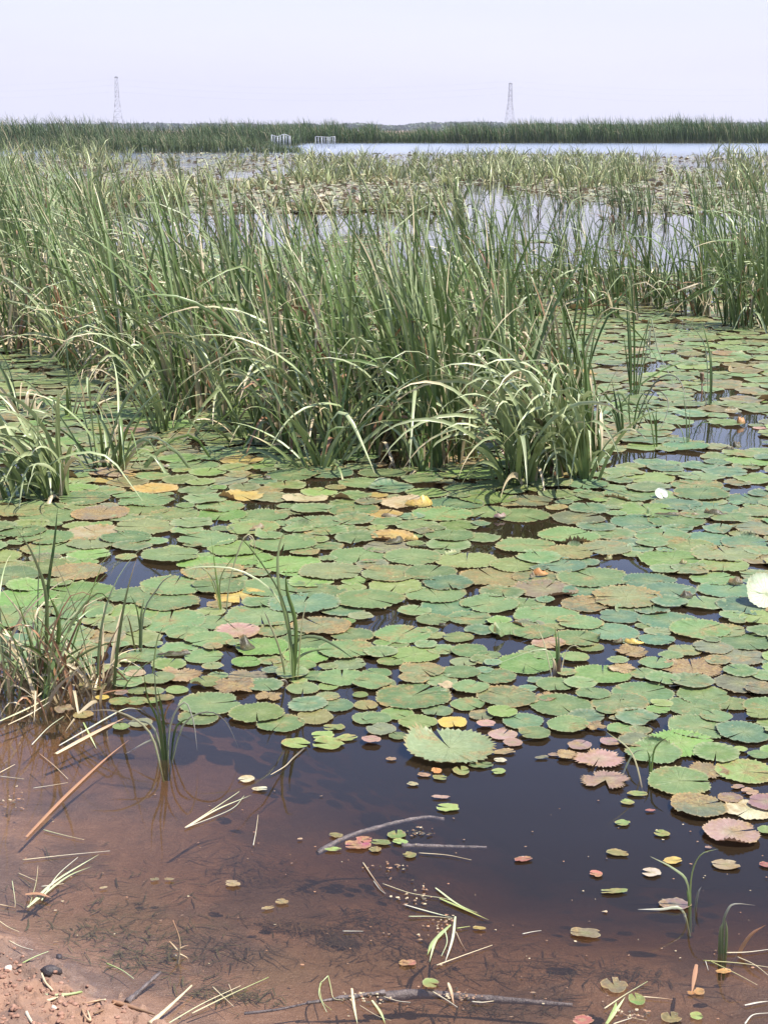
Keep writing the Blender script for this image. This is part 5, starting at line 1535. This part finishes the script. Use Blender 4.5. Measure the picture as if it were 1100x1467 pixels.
ST = [
 ([(85, 1068), (130, 1042), (178, 1016), (205, 1017)], .009, ('white', 'pale'), 'long white blade fallen over the water at the left'), ([(46, 1067), (70, 1042), (92, 1026)], .007, ('white', 'pale'), 'short white blade end left of the fallen white blade'),
 ([(0, 1033), (40, 1015), (72, 998)], .012, ('pale', 'straw'), 'flattened pale reed bundle at the left waterline'), ([(12, 1038), (45, 1022), (75, 1003)], .008, ('straw', 'white'), 'second pale reed in the left waterline bundle'),
 ([(120, 1035), (130, 1055), (139, 1073)], .008, ('lime', 'pale'), 'yellow green blade scrap crossing the pink reed'), ([(0, 1107), (22, 1095)], .006, ('straw', 'straw'), 'short straw piece at the left edge'),
 ([(0, 1112), (35, 1116)], .005, ('white', 'straw'), 'thin pale straw at the left edge'), ([(48, 1129), (75, 1125), (98, 1121)], .004, ('white', 'straw'), 'thin pale straw left of the brown reflections'),
 ([(57, 1080), (78, 1097), (98, 1116)], .007, ('rust', 'straw'), 'short tan reed leaning toward the long brown reed'), ([(63, 1189), (90, 1196), (121, 1203)], .006, ('pale', 'straw'), 'pale split straw below the long brown reed'),
 ([(33, 1232), (95, 1225), (158, 1219)], .006, ('straw', 'white'), 'long straw with frayed end over the grass litter'), ([(40, 1300), (80, 1262), (142, 1224)], .010, ('pale', 'pale'), 'flattened pale green blade, longest in the litter heap'),
 ([(45, 1296), (95, 1257), (132, 1241)], .008, ('pale', 'mid'), 'green blade lying beside the longest one'), ([(60, 1290), (82, 1255), (112, 1228)], .007, ('pale', 'white'), 'thin blade between the litter blades'), ([(60, 1270), (92, 1266)], .006, ('white', 'straw'), 'short white piece lying across the litter blades'),
 ([(27, 1251), (53, 1262)], .005, ('straw', 'straw'), 'short straw left of the litter blades'), ([(42, 1300), (52, 1265), (55, 1240)], .004, ('mid', 'straw'), 'upright straw at the left of the litter'), ([(18, 1262), (22, 1290), (22, 1300)], .004, ('pale', 'straw'), 'thin pale blade nearest the left edge litter'), ([(0, 1296), (22, 1300)], .007, ('straw', 'rust'), 'tan reed end at the left edge'),
 ([(265, 1186), (300, 1163), (343, 1134)], .007, ('straw', 'pale'), 'upper straw stem leading to the cream leaf'), ([(268, 1185), (310, 1160), (360, 1139)], .009, ('straw', 'pale'), 'lower straw stem leading to the cream oval leaf'), ([(266, 1186), (330, 1160), (350, 1140)], .005, ('white', 'pale'), 'thin straw stem between the two others'),
 ([(363, 1211), (367, 1190), (370, 1167)], .005, ('white', 'straw'), 'small forked white straw on mid water'), ([(520, 1236), (535, 1258), (550, 1278)], .006, ('straw', 'rust'), 'short tan stick above the floating grass'), ([(535, 1262), (545, 1275), (552, 1280)], .004, ('white', 'white'), 'white sliver beside the short tan stick'),
 ([(548, 1266), (590, 1280), (640, 1288), (665, 1300)], .005, ('straw', 'pale'), 'long thin stem leading to the green shoot'), ([(600, 1222), (640, 1225), (675, 1232)], .005, ('straw', 'straw'), 'orange straw below the forked branch'),
 ([(624, 1272), (655, 1295), (686, 1309)], .009, ('pale', 'lime'), 'floating shoot upper blade right of the tuft'), ([(630, 1287), (660, 1300), (700, 1318)], .012, ('lime', 'yell'), 'thick yellow green shoot base with frayed end'), ([(580, 1296), (615, 1306), (650, 1315)], .008, ('white', 'pale'), 'pale blade left of the floating tuft'),
 ([(585, 1313), (620, 1313), (648, 1316)], .006, ('pale', 'straw'), 'second pale blade left of the floating tuft'), ([(652, 1313), (648, 1345), (637, 1380)], .008, ('pale', 'white'), 'long straw blade hanging down from the tuft'), ([(645, 1325), (625, 1345), (615, 1378)], .010, ('lime', 'pale'), 'broad green blade of the floating tuft'),
 ([(640, 1330), (620, 1350), (612, 1368)], .012, ('mid', 'lime'), 'second broad green blade of the floating tuft'), ([(637, 1332), (640, 1350), (632, 1370)], .006, ('pale', 'pale'), 'narrow pale blade of the floating tuft'), ([(625, 1383), (660, 1370), (705, 1354)], .006, ('straw', 'straw'), 'straw stem with a grey knot lying under the tuft'),
 ([(653, 1335), (660, 1350), (667, 1362)], .003, ('straw', 'rust'), 'tiny bent stem right of the tuft'), ([(654, 1330), (673, 1327)], .006, ('lime', 'yell'), 'short lime sliver right of the tuft'), ([(748, 1338), (762, 1335), (775, 1333)], .005, ('white', 'white'), 'short white straw alone right of the tuft'),
 ([(491, 1334), (520, 1334)], .005, ('white', 'white'), 'short white straw above the dark sunk stone'), ([(153, 1380), (175, 1390), (192, 1402)], .007, ('lime', 'pale'), 'lime blade floating near the mud bank'), ([(275, 1452), (330, 1425), (385, 1400)], .007, ('straw', 'lime'), 'long yellow straw at the bottom'), ([(240, 1467), (290, 1438), (345, 1412)], .006, ('pale', 'straw'), 'second long straw below the first at the bottom'),
 ([(305, 1414), (335, 1442)], .005, ('straw', 'straw'), 'straw crossing the long yellow one'), ([(328, 1410), (336, 1430)], .003, ('straw', 'rust'), 'thin twig crossing the long straws'), ([(460, 1407), (457, 1425), (468, 1450)], .006, ('lime', 'pale'), 'curled yellow green blade, left one of the pair'), ([(470, 1398), (474, 1415), (478, 1430), (492, 1433)], .005, ('lime', 'straw'), 'curled blade, right one of the pair'),
 ([(470, 1398), (464, 1404), (458, 1412), (462, 1435), (475, 1447)], .005, ('pale', 'yell'), 'looped yellow blade beside the curled pair'), ([(504, 1416), (507, 1440), (512, 1467)], .008, ('straw', 'pale'), 'upright straw stump at the bottom'), ([(533, 1433), (545, 1450), (552, 1467)], .008, ('pale', 'lime'), 'split pale blade at the bottom'), ([(515, 1440), (540, 1455), (560, 1462)], .003, ('straw', 'straw'), 'thin straw over the bottom blades'),
 ([(642, 1408), (646, 1420), (650, 1440)], .009, ('straw', 'rust'), 'stubby straw stalk standing at the sunken log'), ([(620, 1421), (640, 1433), (655, 1443)], .007, ('straw', 'white'), 'stalk of the pale green notched leaf'), ([(676, 1435), (690, 1436), (707, 1434)], .007, ('white', 'straw'), 'short frayed straw right of the log'),
 ([(550, 1428), (570, 1434), (588, 1436)], .005, ('straw', 'white'), 'straw lying on the left end of the sunken log'), ([(865, 1445), (895, 1425), (927, 1406)], .006, ('straw', 'mid'), 'thin blade across the yellow green shoot'), ([(868, 1467), (880, 1450), (895, 1428)], .011, ('lime', 'pale'), 'thick lime shoot below the round brown leaf'), ([(872, 1460), (880, 1445), (882, 1435)], .010, ('lime', 'lime'), 'short lime shoot beside the thick one'),
 ([(920, 1428), (945, 1430), (963, 1432)], .007, ('straw', 'rust'), 'tan stalk right of the bright green leaf'), ([(888, 1450), (905, 1458), (925, 1462)], .004, ('rust', 'straw'), 'small reddish root by the lime shoot'), ([(878, 1467), (905, 1458)], .006, ('straw', 'white'), 'pale stalk at the foot of the lime shoot'),
 ([(997, 1382), (994, 1400), (990, 1424)], .013, ('rust', 'rust'), 'orange stub stalk standing in the shallows'), ([(1040, 1365), (1070, 1364), (1102, 1360)], .007, ('straw', 'white'), 'straight pale stalk reaching the right edge'), ([(1007, 1376), (1060, 1380), (1102, 1386)], .006, ('yell', 'straw'), 'yellow stalk crossing toward the right edge'),
 ([(1017, 1377), (1050, 1393), (1084, 1411)], .006, ('yell', 'straw'), 'yellow stalk slanting down to the right'), ([(1056, 1371), (1080, 1382), (1102, 1399)], .006, ('straw', 'straw'), 'straw stalk below the straight pale one'), ([(1066, 1440), (1085, 1436), (1102, 1434)], .008, ('white', 'white'), 'white frayed straw at the right edge'), ([(1066, 1467), (1078, 1454), (1102, 1451)], .007, ('white', 'white'), 'white arched blade in the bottom right corner'),
 ([(1010, 1377), (1014, 1390)], .004, ('white', 'white'), 'tiny white sliver under the yellow stalks'), ([(958, 983), (990, 980), (1022, 979)], .007, ('cream' if False else 'white', 'straw'), 'pale stick lying across the right pads'), ([(530, 700), (560, 702), (600, 700)], .006, ('straw', 'straw'), 'straw lying on the pads before the reeds'), ([(800, 735), (840, 728), (872, 715)], .009, ('yell', 'straw'), 'yellow blade lying on the pads below the drooping clump'),
 ([(0, 1320), (12, 1328), (28, 1335)], .006, ('straw', 'straw'), 'straw end by the mud at the left edge'), ([(14, 1348), (30, 1356), (48, 1361)], .007, ('straw', 'white'), 'straw on the edge of the mud bank'), ([(32, 1380), (52, 1370), (70, 1363)], .007, ('lime', 'pale'), 'lime blade on the edge of the mud bank'),
]
for pts, w_, c, lab in ST:
    zb = 0.004
    if lab in ('straw on the edge of the mud bank', 'lime blade on the edge of the mud bank'): zb = 0.02
    w_ *= 0.66
    if w_ >= .0050: stalk(pts, w_, c, lab, z=zb, flatw=w_)
    else: stalk(pts, w_ * 0.38, c, lab, z=zb, k=5)

stalk([(38, 1199), (75, 1160), (105, 1130), (148, 1090), (185, 1060)], .008, ('rust', 'rust'), 'long pinkish brown reed lying from pads to shallows', flatw=.009)
stalk([(80, 1080), (120, 1058), (155, 1040), (180, 1028)], .008, ('pink' if False else 'straw', 'rust'), 'thick pinkish broken reed on the left waterline', flatw=.015)
stalk([(37, 1281), (55, 1280), (74, 1286)], .006, ('rust', 'rust'), 'rusty bark piece lying across the grass litter', z=.010, flatw=.014)
stalk([(0, 966), (20, 966), (32, 963)], .008, ('rust', 'brown'), 'rusty broken reed at the left edge among the tussocks', z=.02, flatw=.022)
stalk([(455, 1222), (495, 1200), (540, 1186), (575, 1177), (612, 1171), (636, 1174)], .0065, ('brown', 'brown'), 'dark wet branch lying half sunk in mid water', 'branch', 'branch', z=-.003, bumps=.10, taper=.7, mat=M_WOOD, group='branches in the water', k=8)
stalk([(575, 1212), (605, 1212), (640, 1213), (697, 1214)], .0065, ('brown', 'brown'), 'second dark branch, right of the round green leaf', 'branch', 'branch', z=-.002, bumps=.14, taper=.5, mat=M_WOOD, group='branches in the water', k=8)
stalk([(540, 1430), (600, 1424), (660, 1428), (740, 1434), (820, 1440)], .012, ('brown', 'brown'), 'dark sunken log along the bottom of the picture', 'log', 'log', z=-.022, bumps=.08, taper=.35, mat=M_WOOD, group='branches in the water', k=8)
stalk([(440, 1437), (490, 1430), (530, 1425), (552, 1422)], .004, ('brown', 'brown'), 'thin knotted twig left of the sunken log', 'branch', 'branch', z=.000, bumps=.2, taper=1.3, mat=M_WOOD, group='branches in the water')
stalk([(350, 1452), (400, 1446), (455, 1434)], .003, ('straw', 'brown'), 'thin reddish root lying in the shallows', 'branch', 'branch', z=-.004, taper=.6, mat=M_WOOD, group='branches in the water')
stalk([(162, 1435), (190, 1443), (222, 1453)], .005, ('rust', 'brown'), 'reddish twig crossing at the edge of the mud', 'branch', 'branch', z=.008, bumps=.1, mat=M_DRY, group='branches in the water')
stalk([(182, 1436), (200, 1420), (230, 1393)], .007, ('brown', 'brown'), 'grey brown stick slanting from mud into water', 'branch', 'branch', z=.000, bumps=.12, mat=M_WOOD, group='branches in the water')
stalk([(215, 1467), (240, 1445), (275, 1412)], .005, ('straw', 'straw'), 'dead reed stalk rising from the mud corner', 'branch', 'branch', z=.012, bumps=.1, mat=M_DRY, group='branches in the water')
stalk([(436, 1072), (420, 1086), (408, 1098), (388, 1110)], .0025, ('dark', 'straw'), 'thin dark string of stem trailing off the lime leaf cluster', group='dead stalks and litter on the water')
# forked dry sprig standing in the shallows
sb = gp(254, 1372)
sp = empty('dead_sprig', sb)
tag(sp, 'small dead sprig standing in the greenish shallows', 'sprig')
for pts, w_ in (([(254, 1372), (258, 1350), (248, 1318)], .0026), ([(256, 1366), (268, 1372), (271, 1380)], .002), ([(255, 1362), (246, 1352), (242, 1348)], .003), ([(256, 1360), (264, 1356), (270, 1354)], .0022), ([(253, 1368), (246, 1372)], .003)):
    P = np.array([sb - (0, 0, .03)] + [vp(x, y, sb[1]) for x, y in pts[1:]]) if pts[0] == (254, 1372) else np.array([vp(x, y, sb[1]) for x, y in pts])
    a = tube_arrays(catmull(P, 8), w_, CCOL['straw'], CCOL['rust'], k=5)
    link('twig', mesh_from('twig', a[0] - sb, a[1], a[2]), M_DRY, sp)

# specks of plant matter afloat: crumbs nobody could count
rg = np.random.default_rng(99)
parts = []
for _ in range(200):
    px, py = rg.uniform(-20, 1120), 1120 + 347 * rg.uniform() ** 0.8
    if py < 1467 - (px < 230) * (px - 230) * -0.55 and px < 230 and py > 1340 + px * .55: continue
    p = gp(px, py)
    r = rg.uniform(0.5, 1.7) / ppm(p) * (1 if rg.uniform() < .9 else 1.8)
    n = 6
    a = np.arange(n) / n * 6.283
    rad = r * rg.uniform(0.5, 1.2, n)
    V = np.stack([p[0] + rad * np.cos(a) * 1.5, p[1] + rad * np.sin(a), 0.0025 + rg.uniform(0, .0015, n)], -1)
    V = np.concatenate([V, [[p[0], p[1], .004]]])
    c = [STRAW * 0.7, RUST, CCOL['brown'], CCOL['brown'], RUST * 0.7][rg.integers(0, 5)]
    parts.append((V, np.array([(i, (i + 1) % n, n) for i in range(n)]), np.tile(c, (n + 1, 1))))
for (cx_, cy_, sx_, sy_, n_) in ((595, 1285, 40, 14, 34), (625, 1330, 30, 20, 28), (600, 1195, 22, 8, 22), (520, 1432, 40, 8, 40), (660, 1430, 30, 8, 30), (910, 1455, 30, 8, 30), (560, 1245, 30, 10, 20), (20, 1150, 20, 18, 24)):
    for _ in range(n_):
        p = gp(cx_ + rg.normal(0, sx_ * .5), cy_ + rg.normal(0, sy_ * .5))
        r = rg.uniform(0.7, 2.4) / ppm(p)
        a = np.arange(6) / 6 * 6.283
        rad = r * rg.uniform(0.5, 1.2, 6)
        V = np.stack([p[0] + rad * np.cos(a) * 1.6, p[1] + rad * np.sin(a), 0.0025 + rg.uniform(0, .003, 6)], -1)
        V = np.concatenate([V, [[p[0], p[1], .006]]])
        c = [STRAW * 0.8, RUST, CCOL['brown'], CCOL['brown'], CCOL['dark']][rg.integers(0, 5)]
        parts.append((V, np.array([(i, (i + 1) % 6, 6) for i in range(6)]), np.tile(c, (7, 1))))
V_, Q_, C_, _, _ = join(parts)
o = link('floating_crumbs', mesh_from('floating_crumbs', V_, Q_, C_), M_DRY)
tag(o, 'scattered crumbs of dead plant matter floating on the water', None, None, 'stuff')

# sunken weed and rotting leaves lying on the bed
rg = np.random.default_rng(515)
parts = []
for (cx_, cy_, sx_, sy_, n_, c) in ((490, 1348, 26, 10, 150, 'dark'), (330, 1378, 90, 30, 110, 'dark'), (150, 1330, 200, 90, 320, 'weed'), (210, 1395, 120, 50, 200, 'weed'), (800, 1392, 90, 30, 110, 'dark'), (620, 1262, 60, 24, 120, 'dark'),
                                    (900, 1395, 70, 26, 90, 'dark'), (420, 1330, 60, 10, 260, 'brown'), (530, 1310, 70, 24, 110, 'dark'), (700, 1450, 140, 20, 150, 'dark'), (330, 1455, 80, 16, 110, 'weed'), (590, 1215, 80, 18, 90, 'dark'), (370, 1240, 120, 40, 300, 'brown'), (600, 1350, 200, 80, 500, 'brown')):
    for _ in range(n_):
        p = gp(cx_ + rg.normal(0, sx_ * .5), cy_ + rg.normal(0, sy_ * .5), -0.08)
        a = rg.uniform(0, 6.28); l = rg.uniform(0.004, 0.035); b_ = rg.normal(0, 0.5)
        P = [p + np.array((math.cos(a) * -l, math.sin(a) * -l, 0)), p, p + np.array((math.cos(a + b_) * l, math.sin(a + b_) * l, 0))]
        P = np.array(P)
        P[:, 2] = ground_z(P[:, 0], P[:, 1]) + rg.uniform(0.002, 0.010)
        if P[:, 2].max() > -0.004: continue
        cc = {'dark': np.array((0.05, 0.035, 0.025)), 'weed': np.array((0.07, 0.065, 0.025)), 'brown': np.array((0.12, 0.07, 0.04))}[c] * rg.uniform(0.6, 1.5)
        v, q, col = ribbon(P, rg.uniform(0.001, 0.004), cc, cc, side=np.array((0.1, 0.2, 1.0)), taper=True, keel=0.1)
        parts.append((v, q, col))
V_, Q_, C_, _, _ = join(parts)
o = link('sunken_weed', mesh_from('sunken_weed', V_, Q_, C_), M_DRY)
tag(o, 'dark rotting weed lying on the bed of the shallows', None, None, 'stuff')

# ------------------------------------------------------------------ the mud bank: clods and pebbles
def rock_arrays(p, r, rg, sq=0.6):
    nu, nv = 9, 6
    V = []
    for j in range(nv):
        la = -math.pi / 2 + math.pi * j / (nv - 1)
        for i in range(nu):
            lo = 2 * math.pi * i / nu
            V.append((math.cos(la) * math.cos(lo), math.cos(la) * math.sin(lo), math.sin(la)))
    V = np.array(V)
    k = 1 + 0.22 * np.sin(V[:, :1] * 3 + rg.uniform(0, 6)) * np.cos(V[:, 1:2] * 3 + rg.uniform(0, 6)) + 0.15 * rg.normal(0, 1, (len(V), 1)) * (np.abs(V[:, 2:]) < .95)
    V = V * k * r * np.array((rg.uniform(.8, 1.3), rg.uniform(.7, 1.1), sq))
    q = []
    for j in range(nv - 1):
        for i in range(nu):
            q.append((j * nu + i, j * nu + (i + 1) % nu, (j + 1) * nu + (i + 1) % nu, (j + 1) * nu + i))
    return V + np.asarray(p), np.array(q), np.ones((len(V), 3))


rg = np.random.default_rng(1212)
parts = []
for _ in range(4200):
    x = rg.uniform(-0.95, -0.25); y = rg.uniform(2.35, 3.15)
    d = float(shore_d(np.array(x), np.array(y)))
    if d > -0.004 or (d > -0.05 and rg.uniform() < 0.6): continue
    z = float(ground_z(np.array(x), np.array(y)))
    r = 0.0012 + 0.0048 * rg.uniform() ** 3
    parts.append(rock_arrays((x, y, z + r * .2), r, rg))
V_, Q_, C_, _, _ = join(parts)
o = link('gravel', mesh_from('gravel', V_, Q_, C_, smooth=False), M_STONE)
tag(o, 'crumbly red mud clods covering the bank', None, None, 'stuff')
for (px, py, rp, m_, lab, nm) in ((12, 1389, 5.5, M_PALE, 'pale square pebble on the red mud bank', 'pebble'), (78, 1446, 4, M_PALE, 'small round pale pebble low on the mud bank', 'pebble'), (72, 1395, 11, M_BLACK, 'round black clod at the edge of the mud bank', 'mud_clod'),
                                  (88, 1455, 5, M_STONE, 'oval brown pebble beside the curled root', 'pebble'), (40, 1412, 6, M_STONE, 'reddish clod in the middle of the mud bank', 'mud_clod'), (20, 1446, 7, M_STONE, 'reddish clod low on the mud bank near the left edge', 'mud_clod'),
                                  (85, 1366, 5, M_BLACK, 'black wet lump at the waterline above the round clod', 'mud_clod')):
    p = gp(px, py, 0.03)
    z = float(ground_z(np.array(p[0]), np.array(p[1])))
    p = gp(px, py, z)
    a = rock_arrays((0, 0, 0), rp / ppm(p), np.random.default_rng(px), .75)
    o = link(nm, mesh_from(nm, a[0], a[1]), m_, loc=(p[0], p[1], float(ground_z(np.array(p[0]), np.array(p[1]))) + rp / ppm(p) * .35))
    tag(o, lab, 'clod' if nm == 'mud_clod' else 'pebble', 'clods and pebbles on the mud bank')
for pts, w_, c, lab in (([(38, 1450), (42, 1458), (50, 1470)], .009, ('white', 'straw'), 'pale cut straw at the bottom of the mud bank'), ([(60, 1395), (66, 1408), (76, 1419)], .006, ('straw', 'straw'), 'straw leaning beside the round black clod'),
                        ([(65, 1426), (95, 1425), (118, 1421)], .008, ('pale', 'lime'), 'pale green straw lying across the mud bank'), ([(68, 1434), (80, 1430), (92, 1427)], .006, ('straw', 'straw'), 'short straw under the pale green one'),
                        ([(135, 1452), (150, 1446), (166, 1436)], .005, ('brown', 'rust'), 'thin dark root at the right end of the bank'), ([(116, 1440), (122, 1455), (130, 1462), (126, 1448)], .006, ('rust', 'straw'), 'looped root curl on the mud bank'), ([(120, 1438), (138, 1434), (152, 1432)], .005, ('rust', 'straw'), 'thin root lying above the looped root')):
    P = []
    for x, y in pts:
        q0 = gp(x, y, .03)
        zz = max(0.004, float(ground_z(np.array(q0[0]), np.array(q0[1]))))
        P.append(gp(x, y, zz + .006))
    C = catmull(np.array(P), 12)
    off = C[0].copy()
    a = tube_arrays(C, w_ * .42, CCOL[c[0]], CCOL[c[1]], k=6, taper=.7, bumps=.08)
    o = link('dead_stalk', mesh_from('dead_stalk', a[0] - off, a[1], a[2]), M_DRY, loc=off)
    tag(o, lab, 'stalk', 'straws and roots on the mud bank')
